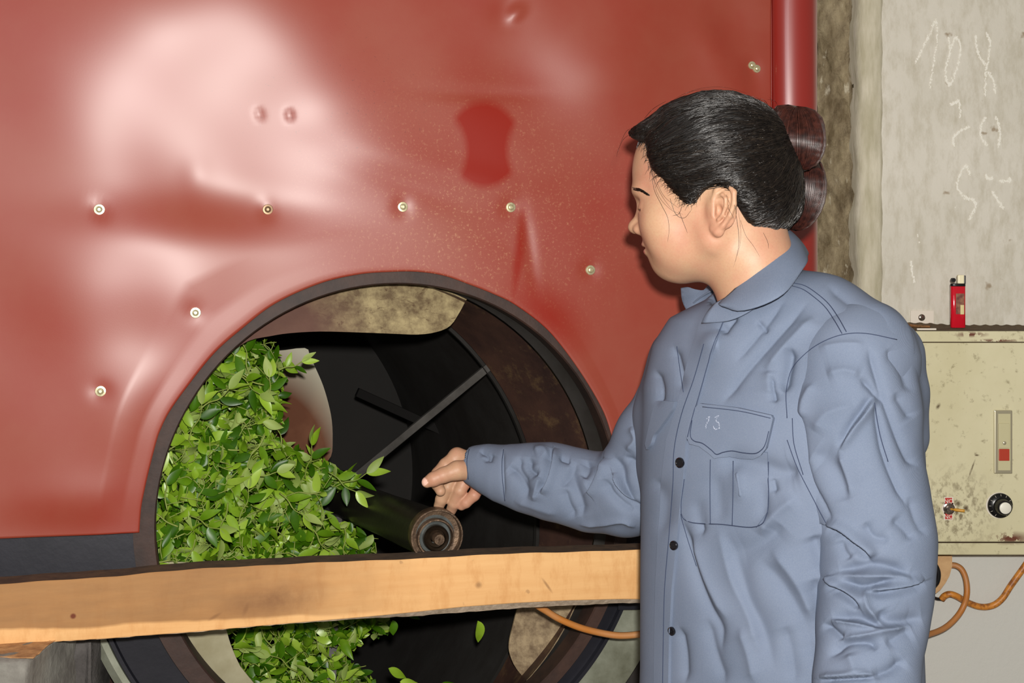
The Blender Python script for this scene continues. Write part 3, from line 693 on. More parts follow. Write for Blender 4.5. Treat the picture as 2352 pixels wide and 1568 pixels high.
dk = blob(twd, W(640, 1360, 1.84), .09, .03, .9, -.1)
wcol = twd.mix(twd.math('MULTIPLY', dk, twd.ramp(twd.noise(22, 5, .7), [(.3, .3), (.7, .95)])), wcol, srgb(122,84,54))
wcol = twd.mix(blob(twd, W(176, 1408, 1.75), .0045, .0045, .5), wcol, srgb(104,52,32))
for q, r1, r2, rt in (((505,1402,1.81), .012, .003, -.5), ((575,1385,1.82), .004, .012, .4), ((1255,1330,1.93), .0025, .016, -.6), ((1100,1335,1.89), .006, .006, 0)): wcol = twd.mix(twd.math('MULTIPLY', blob(twd, W(*q), r1, r2, .7, rt), .6), wcol, srgb(126,88,56))
spots = twd.ramp(twd.noise(48, 3, .5), [(.72, 0), (.76, .5)]); wcol = twd.mix(spots, wcol, srgb(150,112,76))
twd.col(wcol); twd.set(Roughness=.72, Specular_IOR_Level=.25); twd.bump(twd.noise(60, 6, .7, twd.mapped((.3, 1, 3))), .25, .0015)
m_wood = twd.m
m_bark = simple('grey_wane', srgb(188,170,150), .9, c2=srgb(150,132,112), scale=90, bump=.7, bscale=120)
m_top = simple('dark_timber_top', srgb(92,72,52), .9, c2=srgb(64,50,38), scale=40, bump=.4)  # darker brown for the top face of the beam
topx = [(-160,1358),(0,1344),(120,1335),(250,1327),(350,1317),(460,1308),(600,1301),(730,1294),(860,1289),(960,1285),(1060,1279),(1180,1273),(1300,1270),(1420,1266),(1520,1263),(1660,1256)]
botx = [(-160,1497),(0,1481),(120,1474),(250,1466),(350,1458),(460,1450),(600,1437),(730,1426),(860,1415),(960,1405),(1060,1394),(1180,1385),(1300,1379),(1420,1376),(1520,1376),(1660,1375)]
wane = [(-160,0),(0,0),(120,0),(250,0),(350,0),(460,0),(600,0),(730,1),(860,4),(960,9),(1060,12),(1180,12),(1300,11),(1420,9),(1520,8),(1660,6)]
tp = resample(topx, 120); xs_ = tp[:, 0]; bp_y = np.interp(xs_, [p[0] for p in botx], [p[1] for p in botx]); wn = np.interp(xs_, [p[0] for p in wane], [p[1] for p in wane])
V = []; F = []; MI = []; dB = -.115
for i in range(120):
    j = random.uniform(-1, 1)*.9; x = xs_[i]
    a_ = PM(x, tp[i, 1]+.6*math.sin(x*.05), dB); b_ = PM(x, bp_y[i], dB); c_ = PM(x, bp_y[i]+wn[i]+j, dB+.008*min(1, wn[i]/6)+.0005)
    back = MN*.05
    V += [a_+MN*.0015+Vector((0,0,.0012)), a_+Vector((0,0,-.0012)), b_+Vector((0,0,.001)), b_+MN*.0008, c_, c_+MN*.040, b_+back+Vector((0,0,.002)), a_+back, ]
for i in range(119):
    for k in range(8): a = i*8+k; b = i*8+(k+1) % 8; F.append((a, b, b+8, a+8)); MI.append({0: 0, 1: 0, 2: 0, 3: 1, 4: 1, 5: 1, 6: 0, 7: 2}[k])
F += [tuple(range(8))[::-1], tuple(119*8+k for k in range(8))]; MI += [0, 0]
beam = mesh_obj('timber_beam', V, F, [m_wood, m_bark, m_top]); beam.data.polygons.foreach_set('material_index', MI)
beam.data.set_sharp_from_angle(angle=math.radians(35)); tag(beam, 'thick sawn timber beam laid across the mouth of the red drum machine', 'beam')
m_block = simple('grey_concrete_block', srgb(150,148,140), .95, c2=srgb(112,108,102), scale=16, bump=.6, bscale=50, bd=.004)
m_block2 = simple('sooty_broken_concrete', srgb(92,88,86), .95, c2=srgb(24,20,17), scale=9, bump=.9, bscale=30, bd=.01)
def rough_block(name, p0, p1, mat, label, cat, seed=1, amp=.003, group=None):
    bm = box_bm(p0, p1); bmesh.ops.subdivide_edges(bm, edges=bm.edges, cuts=7, use_grid_fill=True); r = random.Random(seed)
    ph = [r.uniform(0, 6) for _ in range(6)]
    for v in bm.verts:
        c = v.co; v.co += Vector((math.sin(c.z*70+ph[0])+math.sin(c.y*130+ph[1]), math.sin(c.x*90+ph[2])+math.sin(c.z*120+ph[3]), math.sin(c.x*80+ph[4])*.4))*amp*.6+Vector([r.gauss(0, amp*.25) for _ in range(3)])*(1 if c.z > p0[2]+.01 else 0)
    bmesh.ops.bevel(bm, geom=[e for e in bm.edges if e.calc_face_angle(0) > .9], offset=.004, segments=1, affect='EDGES')
    o = bm_obj(name, bm, mat, None, True); o.data.set_sharp_from_angle(angle=math.radians(45)); return tag(o, label, cat, group)
tl = W(-170, 1506, 1.62); tr_ = W(72, 1506, 1.70)
zt = W(40, 1508, 1.66).z
rough_block('concrete_block', (tl.x, 1.645, zt-.19), (W(72, 0, 1.66).x, 1.83, zt), m_block, 'pale grey concrete block under the wooden shim at bottom left', 'block', 3, .002)
zz = zt-.192
k = 0
while zz > .02:
    z0 = max(0, zz-.19); rough_block('concrete_block', (tl.x+(-1)**k*.006, 1.65, z0), (W(72, 0, 1.66).x+(-1)**k*.004, 1.83, zz), m_block, ['pale grey concrete block second from the top of the left pillar', 'pale grey concrete block third from the top of the left pillar', 'pale grey concrete block fourth from the top of the left pillar', 'pale grey concrete block at the foot of the left pillar', 'thin concrete block at the very bottom of the left pillar'][min(k, 4)], 'block', 5+k, .002, 'blocks of the left pillar'); zz = z0-.002; k += 1
bmc = rough_block('broken_concrete', (W(92, 0, 1.86).x, 1.84, 0), (W(216, 0, 1.86).x, 1.93, W(0, 1462, 1.86).z), m_block2, 'sooty broken concrete stub between the left pillar and the drum', 'rubble', 9, .006)
rough_block('concrete_stub', (W(-150, 0, 1.86).x, 1.842, 0), (W(34, 0, 1.86).x, 1.88, W(0, 1292, 1.86).z), m_block, 'grey concrete stub behind the left end of the timber beam', 'block', 12, .006)
# the shim: split wooden layers
zb0 = zt+.0005
V = []; m_ply = simple('splintered_plywood', srgb(196,152,104), .85, c2=srgb(150,108,72), scale=60, bump=.5)
pl = empty('wooden_shim', (W(40, 0, 1.68).x, 1.70, zb0), 'splintered plywood shim between the beam and the concrete block', 'shim')
ztop = W(40, 1478, 1.72).z
for q in range(3):
    z0 = zb0+(ztop-zb0)*q/3; z1 = zb0+(ztop-zb0)*(q+.88)/3; bm = box_bm((tl.x+.01*q, 1.655+.004*q, z0), (W(92-9*q, 0, 1.68).x, 1.76, z1))
    bmesh.ops.subdivide_edges(bm, edges=bm.edges, cuts=5, use_grid_fill=True)
    for v in bm.verts: v.co += Vector((random.gauss(0, .0012), random.gauss(0, .001), random.gauss(0, .0005)))
    bm_obj('ply_layer', bm, m_ply, pl)

# ================================================================== THE WORKER
person = empty('person', (W(1780, 0, 1.62).x, 1.62, 0), 'woman in blue-grey work shirt, dark hair in a bun, one arm reaching to the drum', 'person')
Hc = W(1635, 415, 1.60); HY = math.radians(20)
hf = Vector((-math.cos(HY), math.sin(HY), 0)); hl = Vector((-math.sin(HY), -math.cos(HY), 0))
HM = np.array([list(hf), list(hl), [0, 0, 1]], f32)          # rows: forward, left (towards the lens), up
def h2w(v): return (np.asarray(v, f32)@HM+np.array(Hc, f32)).astype(f32)
# --- head, ear and neck
ax, P = grid((-.135, -.11, -.235), (.135, .11, .125), .0016)
F_ = ell(P, (-.006, 0, .010), (.096, .073, .088))
F_ = smin(F_, ell(P, (.034, 0, -.045), (.0545, .056, .078)), .03)
F_ = smin(F_, ell(P, (.028, 0, .018), (.0670, .060, .066)), .02)            # forehead
for s_ in (1, -1):
    F_ = smin(F_, cap(P, (-.012, s_*.050, -.072), (.043, s_*.012, -.100), .020, .014), .026)      # jaw
    F_ = smin(F_, ell(P, (.053, s_*.034, -.052), (.025, .026, .028)), .018)   # cheek
    F_ = smin(F_, ell(P, (.034, s_*.034, -.078), (.030, .022, .025)), .016)
    F_ = smin(F_, ell(P, (.0755, s_*.022, -.011), (.017, .022, .008)), .012)  # brow
F_ = smin(F_, ell(P, (.010, 0, -.087), (.052, .040, .026)), .022)            # soft under the jaw
F_ = smin(F_, ell(P, (.0545, 0, -.100), (.016, .017, .015)), .014)            # chin
F_ = smin(F_, ell(P, (.065, 0, -.080), (.012, .022, .016)), .012)            # mouth region
for s_ in (1, -1):
    F_ = smax(F_, -ell(P, (.099, s_*.031, -.031), (.020, .017, .0095)), .008)   # eye socket
    F_ = smin(F_, ell(P, (.0710, s_*.031, -.0335), (.0135, .0145, .0125)), .004)  # lids
    F_ = smax(F_, -ell(P, (.0820, s_*.032, -.0368), (.010, .0120, .0011)), .0012)  # lid opening
F_ = smin(F_, cap(P, (.079, 0, -.026), (.0935, 0, -.052), .0060, .0080), .010)  # nose
F_ = smin(F_, ell(P, (.0955, 0, -.0560), (.0100, .0095, .0085)), .006)
for s_ in (1, -1):
    F_ = smin(F_, ell(P, (.0865, s_*.0115, -.0590), (.0095, .0068, .0070)), .005)
    F_ = smax(F_, -ell(P, (.0915, s_*.0065, -.0660), (.0048, .0032, .0042)), .002)
F_ = smin(F_, ell(P, (.0790, 0, -.0780), (.0080, .019, .0042)), .005)
F_ = smin(F_, ell(P, (.0765, 0, -.0870), (.0082, .018, .0050)), .004)
F_ = smax(F_, -ell(P, (.0845, 0, -.0820), (.012, .022, .0011)), .002)
F_ = smin(F_, cap(P, (-.034, 0, -.045), (-.060, .0, -.17), .052, .044), .030)  # neck
F_ = smin(F_, cap(P, (-.055, .012, -.10), (-.078, .0, -.19), .044, .044), .02)
for s_ in (1, -1):                                                              # ears
    eo = Vector((-.021, s_*.0715, -.036)); flare = .42; ex = Vector((-math.cos(flare), s_*math.sin(flare), 0)); tz = Vector((-.13, 0, 1)).normalized()
    en = ex.cross(tz)*(-s_) if False else Vector((math.sin(flare), s_*math.cos(flare), 0))
    R = [list(ex), list(en), list(tz)]
    E = lambda x, n, z: tuple(eo+ex*x+en*n+tz*z)
    F_ = smin(F_, ell(P, E(.008, -.002, .002), (.0175, .0050, .0270), R), .004)
    F_ = smin(F_, ell(P, E(-.004, -.003, -.002), (.010, .008, .022), R), .010)
    F_ = smin(F_, ell(P, E(.004, .000, -.0255), (.0090, .0050, .0095), R), .004)
    F_ = smax(F_, -ell(P, E(.0085, .0065, .002), (.0125, .0050, .0190), R), .003)
    F_ = smax(F_, -ell(P, E(.0025, .0050, -.003), (.0058, .0085, .0085), R), .003)
    hx = [(-.003,.0035,-.001,.0022),(-.004,.004,.010,.0026),(-.002,.004,.020,.0030),(.006,.0035,.0275,.0032),(.015,.003,.0255,.0033),(.0225,.003,.017,.0033),(.0245,.003,.004,.0031),(.0205,.0025,-.010,.0030),(.0125,.002,-.0215,.0032),(.0045,.0015,-.0290,.0036),(-.0025,.001,-.0250,.0030)]
    F_ = smin(F_, chain(P, [(*E(x, n, z), r) for x, n, z, r in hx], .002), .0022)
    ah = [(.0005,.0035,.013,.0018),(.0075,.0045,.015,.0020),(.0135,.0050,.010,.0024),(.0150,.0052,.001,.0025),(.0120,.0048,-.009,.0024),(.0065,.0044,-.0145,.0024)]
    F_ = smin(F_, chain(P, [(*E(x, n, z), r) for x, n, z, r in ah], .002), .002)
    F_ = smin(F_, cap(P, E(-.0030, .0030, -.0010), E(-.0020, .0035, -.0090), .0028, .0026), .002)   # tragus
Vh, Qh = nets(F_, ax); Vh = h2w(Vh)
# --- the reaching hand and forearm (right hand)
def hand_sdf(h, wrist, palm, fingers, thumb, extra, k=.0035):
    allp = [wrist]+extra+palm+[n for f in fingers for n in f]+thumb; lo, hi = bounds(allp, .008); ax, P = grid(lo, hi, h)
    Fa = chain(P, extra+[wrist], .01)
    for p in palm: Fa = smin(Fa, cap(P, wrist[:3], p[:3], wrist[3]*.92, p[3]), .010)
    for a_, b_ in zip(palm[:-1], palm[1:]): Fa = smin(Fa, cap(P, a_[:3], b_[:3], a_[3], b_[3]), .006)
    tF = chain(P, thumb, .004); Fa = smin(Fa, tF, .007)
    for f in fingers: Fa = smin(Fa, chain(P, f, .0022), .0035)
    return nets(Fa, ax)
wr = to_nodes([(1112, 1077, 1.912, .0245)])[0]
palm = to_nodes([(1050, 1048, 1.925, .0120), (1062, 1066, 1.937, .0125), (1078, 1086, 1.945, .0120), (1096, 1103, 1.940, .0110)])
thumb = to_nodes([(1092, 1078, 1.897, .0165), (1050, 1080, 1.880, .0135), (1018, 1091, 1.874, .0108), (996, 1100, 1.872, .0100), (981, 1107, 1.872, .0080)])
fing = [to_nodes([(1050, 1048, 1.925, .0115), (1024, 1068, 1.915, .0105), (1006, 1088, 1.918, .0098), (1004, 1112, 1.910, .0086), (1012, 1127, 1.900, .0076)]),
        to_nodes([(1062, 1066, 1.937, .0118), (1040, 1096, 1.930, .0104), (1028, 1118, 1.925, .0100), (1014, 1146, 1.930, .0090), (1008, 1162, 1.935, .0078)]),
        to_nodes([(1078, 1086, 1.945, .0112), (1064, 1110, 1.925, .0102), (1056, 1126, 1.922, .0098), (1043, 1156, 1.930, .0088), (1036, 1172, 1.938, .0078)]),
        to_nodes([(1096, 1103, 1.940, .0102), (1096, 1124, 1.925, .0090), (1089, 1137, 1.920, .0086), (1070, 1154, 1.922, .0080), (1060, 1161, 1.925, .0070)])]
V1, Q1 = hand_sdf(.0013, wr, palm, fing, thumb, to_nodes([(1250, 1100, 1.86, .036), (1165, 1085, 1.89, .028)]))
# left arm hand (hangs below the frame)
lw = to_nodes([(1985, 1660, 1.42, .026)])[0]
lpalm = to_nodes([(1955, 1800, 1.41, .011), (1975, 1815, 1.42, .012), (2000, 1815, 1.43, .012), (2025, 1800, 1.44, .011)])
lf = [to_nodes([(1955,1800,1.41,.0105),(1945,1850,1.405,.0095),(1945,1885,1.41,.0088),(1955,1910,1.415,.0075)]), to_nodes([(1975,1815,1.42,.011),(1972,1870,1.41,.0098),(1976,1908,1.42,.009),(1986,1932,1.425,.0078)]),
      to_nodes([(2000,1815,1.43,.0108),(2002,1868,1.425,.0095),(2006,1902,1.43,.0088),(2010,1924,1.435,.0075)]), to_nodes([(2025,1800,1.44,.0095),(2030,1840,1.44,.0085),(2034,1868,1.445,.0078),(2034,1886,1.45,.0066)])]
lth = to_nodes([(1960,1710,1.40,.016),(1930,1765,1.385,.0125),(1918,1808,1.385,.0105),(1918,1835,1.39,.0085)])
V2, Q2 = hand_sdf(.002, lw, lpalm, lf, lth, to_nodes([(2000, 1480, 1.44, .034), (1990, 1580, 1.43, .030)]))
# trunk, upper arms and legs under the clothes
trunk = [(*W(1760, 760, 1.63), .055), (*W(1775, 900, 1.62), .09), (*W(1785, 1200, 1.62), .085), (*W(1785, 1500, 1.63), .10)]
armL = to_nodes([(1940, 850, 1.52, .045), (1985, 1180, 1.49, .040), (2000, 1480, 1.44, .034)]); armR = to_nodes([(1610, 860, 1.73, .045), (1450, 1125, 1.80, .038), (1250, 1100, 1.86, .036)])
lo = (min(p[0] for p in trunk+armR)-.12, 1.35, .60); hi = (W(2090, 0, 1.5).x, 1.95, 1.36)
ax, P = grid(lo, hi, .008); Ft = chain(P, trunk, .03); Ft = smin(Ft, cap(P, trunk[0][:3], armL[0][:3], .05, .045), .03); Ft = smin(Ft, cap(P, trunk[0][:3], armR[0][:3], .05, .045), .03)
Ft = smin(Ft, chain(P, armL, .02), .02); Ft = smin(Ft, chain(P, armR, .02), .02)
V3, Q3 = nets(Ft, ax)
Vs = [Vh, V1, V2, V3]; Qs = [Qh, Q1, Q2, Q3]; offs = np.cumsum([0]+[len(v) for v in Vs[:-1]])
body = mesh_obj('body', np.concatenate(Vs), np.concatenate([q+o_ for q, o_ in zip(Qs, offs)]), [m_skin, m_lip, m_nail], person)
loc = (Vh-np.array(Hc, f32))@HM.T
def in_ell(v, c, r): return (((v-np.array(c))/np.array(r))**2).sum(1) < 1
lipv = (in_ell(loc, (.0805, 0, -.0775), (.009, .0185, .0040)) | in_ell(loc, (.079, 0, -.0870), (.010, .0175, .0050)))
nail = (((V1-np.array(W(973, 1106, 1.868), f32))/np.array([.0075, .02, .0062]))**2).sum(1) < 1
mi = np.zeros(len(body.data.polygons), np.int32); mi[:len(Qh)][lipv[Qh].all(1)] = 1
mi[len(Qh):len(Qh)+len(Q1)][nail[Q1].all(1)] = 2
body.data.polygons.foreach_set('material_index', mi)
body_bv = bvh_of(body)
def sphere(name, c, r, mat, parent, seg=20):
    bm = bmesh.new(); bmesh.ops.create_uvsphere(bm, u_segments=seg, v_segments=seg//2, radius=r); bmesh.ops.translate(bm, vec=Vector(c), verts=bm.verts); return bm_obj(name, bm, mat, parent, True)
for s_ in (1, -1):
    ec = Vector(h2w((.0690, s_*.031, -.0345))); eb = sphere('eyeball', ec, .0118, m_eye, person)
    sphere('iris', ec+hf*.0078+Vector((0, 0, -.0012)), .0052, m_iris, eb)
    lash = [h2w((.0690+.0138*math.cos(t), s_*.031+s_*.0150*math.sin(t), -.0352-.0012*abs(math.sin(t)))) for t in np.linspace(-1.0, 1.15, 9)]
    tube('eyelash', [Vector(p) for p in lash], .0007, m_hair, person, 6, 3)
# eyebrows
V = []; F = []
for k in range(70):
    t = random.random(); x = 1451+34*t; y = 432+14*t*t+random.uniform(-4, 4)*(1-t*.6); h = surf(body_bv, x, y, .0003)
    h2 = surf(body_bv, x+9, y+3, .0006)
    if h and h2 and (h[0]-h2[0]).length < .02: tube_data([h[0], (h[0]+h2[0])*.5, h2[0]], [.0005, .00045, .0001], 3, V, F)
for k in range(40):
    t = random.random(); b_ = -(.012+.03*t); p = Vector(h2w((.10-.55*abs(b_+.01)*.5, b_, -.010)))
    q = body_bv.find_nearest(p)[0]; q2 = body_bv.find_nearest(p-hl*.004+Vector((0, 0, .001)))[0]; tube_data([q, q2], [.0006, .0002], 3, V, F)
tag(mesh_obj('eyebrows', V, F, m_hair, person), kind='stuff')

# --- hair
ax, P = grid((-.150, -.105, -.10), (.135, .105, .125), .0018)
Fh = ell(P, (-.002, 0, .010), (.1065, .0815, .0985))
Fh = smin(Fh, ell(P, (.078, 0, .052), (.026, .046, .018)), .016)
Fh = smin(Fh, ell(P, (-.060, 0, -.028), (.046, .062, .040)), .02)
Fh = smin(Fh, ell(P, (-.03, .03, -.005), (.055, .052, .045)), .02)
face = [(.2, .056), (.100, .056), (.088, .050), (.072, .046), (.060, .012), (.034, -.012), (.018, -.030), (.006, -.030), (-.002, -.018), (-.020, -.006), (-.038, -.018), (-.046, -.040), (-.054, -.058), (-.075, -.068), (-.12, -.070), (-.16, -.3), (.2, -.3)]
d2 = poly2(P[0]+0*P[2], P[2]+0*P[0], face)
Fh = smax(Fh, -d2-.0*P[1], .006)
inn = ell(P, (-.004, 0, .010), (.090, .066, .080)); Fh = smax(Fh, -inn, .002)
Vc, Qc = nets(Fh, ax); Vc = Vc+0; 
# combed relief, running towards the bun
anc = np.array((-.097, 0, .052)); dv = Vc-anc; ang = np.arctan2(dv[:, 2], dv[:, 0]*.9+1e-6); 
wp = .07*wobble(Vc, 26, 4); rel = (.5*np.sin((ang+wp)*64+Vc[:, 1]*190)+.7*np.sin((ang+wp)*37+Vc[:, 1]*110+1)+.8*np.sin((ang+wp)*19+Vc[:, 1]*60+2))*.0009*np.clip(np.linalg.norm(dv, axis=1)*9, .2, 1)
nrm = Vc-np.array((-.002, 0, .0)); nrm /= np.linalg.norm(nrm, axis=1)[:, None]; Vc = Vc+nrm*rel[:, None]
hair = mesh_obj('hair', h2w(Vc), Qc, m_hairbase, person); hair['label'] = 'black hair combed back from the forehead'
hair_bv = bvh_of(hair)
def strand_set(name, paths, mat, parent, rad=.00035, label=None):
    V = []; F = []
    for p in paths:
        n = len(p); r0 = rad*random.uniform(.6, 1.4); tube_data(p, [r0*(.55+.45*math.sin(math.pi*min(1, .12+i/n))) for i in range(n-1)]+[r0*.2], 3, V, F)
    n = len(V); o = mesh_obj(name, V, F, mat, parent); o['kind'] = 'stuff'
    if label: o['label'] = label
    return o
hv = np.array([tuple(v.co) for v in hair.data.vertices])+np.array(person.location)*0; hv = hv
hvl = (hv-np.array(Hc))@HM.T.astype(float) if True else hv
# (mesh coordinates of children are world coordinates)
front = np.nonzero((hvl[:, 0] > -.07))[0]; edge = np.nonzero(np.abs(poly2(hvl[:, 0], hvl[:, 2], face)) < .006)[0]; edge = edge[hvl[edge, 0] > -.11]
paths = []; A = Vector(h2w((-.093, 0, .050)))
def comb(p0, A, bv, n=16, wav=.0016, lift=.0007, sag=0.0):
    pts = []; ph = random.uniform(0, 6); w = random.uniform(.3, 1)*wav; side = Vector((random.gauss(0, 1), random.gauss(0, 1), random.gauss(0, 1)))*.0035; f0 = random.uniform(2, 5)
    q = A+side
    for i in range(n+1):
        t = i/n; p = p0.lerp(q, t); p = p+Vector((0, 0, -sag*math.sin(math.pi*t)))+Vector((0, 0, w*math.sin(ph+f0*t*3)))*math.sin(math.pi*t)
        dr = (p-Hc); dr.normalize(); c = bv.ray_cast(Hc+dr*.4, -dr); nn = dr
        if c[0] is None or (c[0]-Hc).length < .055 or (c[0]-Hc).dot(dr) < 0: c = bv.find_nearest(p)
        pts.append(c[0]+nn*(lift*(.3+random.random()*.9)+.0006*math.sin(ph+t*7)*math.sin(math.pi*t)+.0003))
    return pts
for k in range(1500):
    i = int(random.choice(edge)); p = Vector(hv[i]); l = hvl[i]; sag = .018 if l[2] < .03 else .0
    paths.append(comb(p, A, hair_bv, 15, .004, .0010, sag*random.uniform(.6, 1.2)))
for k in range(1100):
    i = int(random.choice(front)); p = Vector(hv[i]); l = hvl[i]; sag = .018 if l[2] < .03 else .0
    paths.append(comb(p, A, hair_bv, 12, .003, .0012, sag*random.uniform(.6, 1.2)))
strand_set('hair_strands', paths[::2]+paths[1::4], m_hair, hair, .00042)
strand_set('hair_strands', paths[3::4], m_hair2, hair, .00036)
# baby hairs in front of the hairline and loose wisps
paths = []
for k in range(1100):
    i = int(random.choice(edge)); p = Vector(hv[i]); l = hvl[i]
    if l[0] < -.005 or l[1] < .0: continue
    d = (hf*random.uniform(.002, .016)*random.random()+Vector((0, 0, random.uniform(-.010, .002)*random.random()))); pts = comb(p, A, hair_bv, 16, .002, .0012, .02)[4:0:-1]
    for t in np.linspace(0, 1, 5):
        c = body_bv.find_nearest(p+d*t+Vector((0, 0, -.003*t*t))); nn = c[1]; nn = nn if nn.dot(c[0]-Hc) > 0 else -nn; pts.append(c[0]+nn*(.0010*(1-t)+.0004))
    paths.append(smooth_path(pts, 2))
def wisp(pts, off=.0015): 
    out = []
    for x, y in [tuple(q.xy) for q in smooth_path([Vector((*p, 0)) for p in pts], 5)]:
        h = surf(body_bv, x, y, off); 
        if h: out.append(h[0])
    return out
for w in ([(1497,370),(1503,430),(1520,470),(1534,500),(1537,530),(1534,555)], [(1695,480),(1700,520),(1700,560),(1692,590),(1686,612)], [(1686,470),(1694,520),(1697,560),(1690,600)], [(1560,485),(1570,510),(1580,535)], [(1700,505),(1712,540),(1730,565),(1745,590)], [(1752,535),(1762,556),(1764,572)], [(1540,455),(1552,490),(1572,500),(1590,480)], [(1502,395),(1525,448),(1560,478)], [(1494,350),(1500,400),(1522,450),(1545,482)], [(1668,450),(1676,480),(1685,505)], [(1568,470),(1560,490),(1545,495)], [(1497,360),(1510,440),(1540,480),(1570,492)]):
    p = wisp(w); 
    if len(p) > 3: paths.append(p)
Yh = 1.60
for w in ([(1452,305),(1432,320),(1420,345),(1416,360)], [(1460,295),(1440,300),(1424,330)], [(1560,226),(1600,205),(1660,200),(1720,215)], [(1530,240),(1580,212),(1640,203)], [(1770,262),(1760,235),(1745,225)], [(1775,258),(1772,232),(1766,222)], [(1790,250),(1780,232),(1762,228)], [(1700,215),(1740,225),(1775,250)], [(1480,272),(1500,250),(1530,232)]):
    paths.append(smooth_path([W(x, y, Yh+random.uniform(-.02, .02)) for x, y in w], 5))
strand_set('loose_hairs', [p for p in paths if len(p) > 2], m_hair, hair, .00022)
# bun: a rolled knot and a hanging loop
def w2l(p): return (np.array(p)-np.array(Hc))@HM.T
def BL(px, py, dy=0.0): return tuple(w2l(W(px, py, 1.64+dy)))
KD = -.062
ax, P = grid((-.175, -.12, -.09), (-.03, .10, .125), .0018)
kc = BL(1828, 328, KD); lc = BL(1846, 430); 
Fb = ell(P, kc, (.034, .036, .036)); 
Fb = smin(Fb, ell(P, BL(1800, 276, KD), (.021, .020, .017)), .012); Fb = smin(Fb, ell(P, BL(1852, 286, KD), (.018, .020, .018)), .012)
Fl = ell(P, lc, (.027, .030, .045)); Fl = smin(Fl, ell(P, BL(1830, 480), (.020, .022, .026)), .012)
Fk = smin(Fb, Fl, .002); Vb, Qb = nets(Fk, ax); bun = mesh_obj('hair_bun', h2w(Vb), Qb, m_hairbbase, person); bun['label'] = 'reddish brown knot of hair with a hanging loop'
bun_bv = bvh_of(bun); paths = []
def on_bun(p, lift):
    c = bun_bv.find_nearest(p); nn = c[1]; cc = Vector(h2w(kc if (c[0].z > W(0, 392, 1.64).z) else lc)); nn = nn if nn.dot(c[0]-cc) > 0 else -nn; return c[0]+nn*lift
kw = Vector(h2w(kc)); lw_ = Vector(h2w(lc)); vdir = Vector((0, -1, 0)); hx_ = Vector((1, 0, 0))
for k in range(900):
    t = random.uniform(-1.9, 2.2); fan = random.uniform(.9, 1.1); pts = []; lf_ = random.uniform(.0003, .0018)
    for s in np.linspace(-.95, .98, 14):
        lat = s*math.pi/2; r = math.cos(lat); d = Vector((math.sin(t)*r, -math.cos(t)*r, -math.sin(lat))); q = kw+Vector((d.x*.036, d.y*.038, d.z*.038)); pts.append(on_bun(q, lf_))
    paths.append(pts)
for k in range(800):
    t = random.uniform(-1.7, 2.0); pts = []; lf_ = random.uniform(.0003, .0016)
    for s in np.linspace(-.8, .97, 13):
        lat = s*math.pi/2; r = math.cos(lat); d = Vector((math.sin(t)*r, -math.cos(t)*r, -math.sin(lat))); q = lw_+Vector((d.x*.030-(.012*max(0, s))**1, d.y*.032, d.z*.056)); pts.append(on_bun(q, lf_))
    paths.append(pts)
for k in range(120):                                             # ragged top ends of the knot
    x = random.uniform(1756, 1860); y = 262+.0022*(x-1815)**2-(6 if x < 1775 else 0)+random.uniform(-3, 14); p = W(x, y, 1.61+random.uniform(-.02, .02)); d = Vector((random.uniform(-.012, .004), 0, random.uniform(.002, .008)))
    paths.append([p-d*1.2-Vector((0, 0, .012)), p-d*.3, p+d])
strand_set('bun_strands', paths, m_hairb, bun, .00040)
tie = [W(x, y, 1.60) for x, y in ((1781,318),(1790,303),(1803,293),(1822,290),(1838,294),(1842,297))]
tie = [on_bun(p, .0022) for p in smooth_path(tie, 3)]; tube('hair_tie', tie, .0011, m_tie, bun, 8, 1)['label'] = 'pale thin hair elastic'

# --- the shirt: trunk
sv = np.array((-.66, .75, 0.)); sv /= np.linalg.norm(sv); fv = np.array((-.75, -.66, 0.)); fv /= np.linalg.norm(fv)
sec = [(690,.070,.060,1745,1.63),(735,.140,.085,1768,1.62),(800,.172,.104,1780,1.62),(900,.182,.122,1782,1.62),(1050,.184,.128,1784,1.62),(1200,.182,.128,1782,1.62),(1350,.182,.127,1780,1.62),(1568,.184,.130,1784,1.62),(1760,.188,.134,1786,1.62)]
sz = np.array([CZ+(HZ-p[0])/FPX*1.62 for p in sec])[::-1]; sa = [np.array([p[i] for p in sec])[::-1] for i in (1, 2)]; scx = np.array([(p[3]-CX)/FPX*1.62 for p in sec])[::-1]
zlo = W(0, 1720, 1.62).z
lo = np.array((W(1455, 0, 1.8).x-.02, 1.36, zlo-.015)); hi = np.array((W(2110, 0, 1.5).x+.03, 1.90, W(0, 560, 1.6).z)); ax, P = grid(lo, hi, .0034)
z = ax[2]; A_ = np.interp(z, sz, sa[0])[None, None, :].astype(f32); B_ = np.interp(z, sz, sa[1])[None, None, :].astype(f32); X0 = np.interp(z, sz, scx)[None, None, :].astype(f32)
q1 = (P[0]-X0)*sv[0]+(P[1]-1.62)*sv[1]; q2 = (P[0]-X0)*fv[0]+(P[1]-1.62)*fv[1]; nn_ = 2.35
Ft = ((np.abs(q1/A_)**nn_+np.abs(q2/B_)**nn_)**(1/nn_)-1)*np.minimum(A_, B_); Ft = smax(Ft, P[2]-float(sz[-1]), .02)
Ft = smin(Ft, chain(P, to_nodes([(1795, 722, 1.61, .060), (1880, 755, 1.56, .062), (1975, 812, 1.51, .064)]), .02), .03)
Ft = smin(Ft, chain(P, to_nodes([(1782, 768, 1.578, .069), (1740, 800, 1.58, .066)]), .02), .02)
Ft = smin(Ft, chain(P, to_nodes([(1750, 735, 1.64, .058), (1600, 836, 1.75, .055)]), .02), .03)
Ft = smin(Ft, chain(P, to_nodes([(1600, 860, 1.74, .056), (1560, 960, 1.74, .056), (1556, 1060, 1.73, .05)]), .02), .03)
Ft = smax(Ft, -(P[2]-zlo)*1.0, .004)
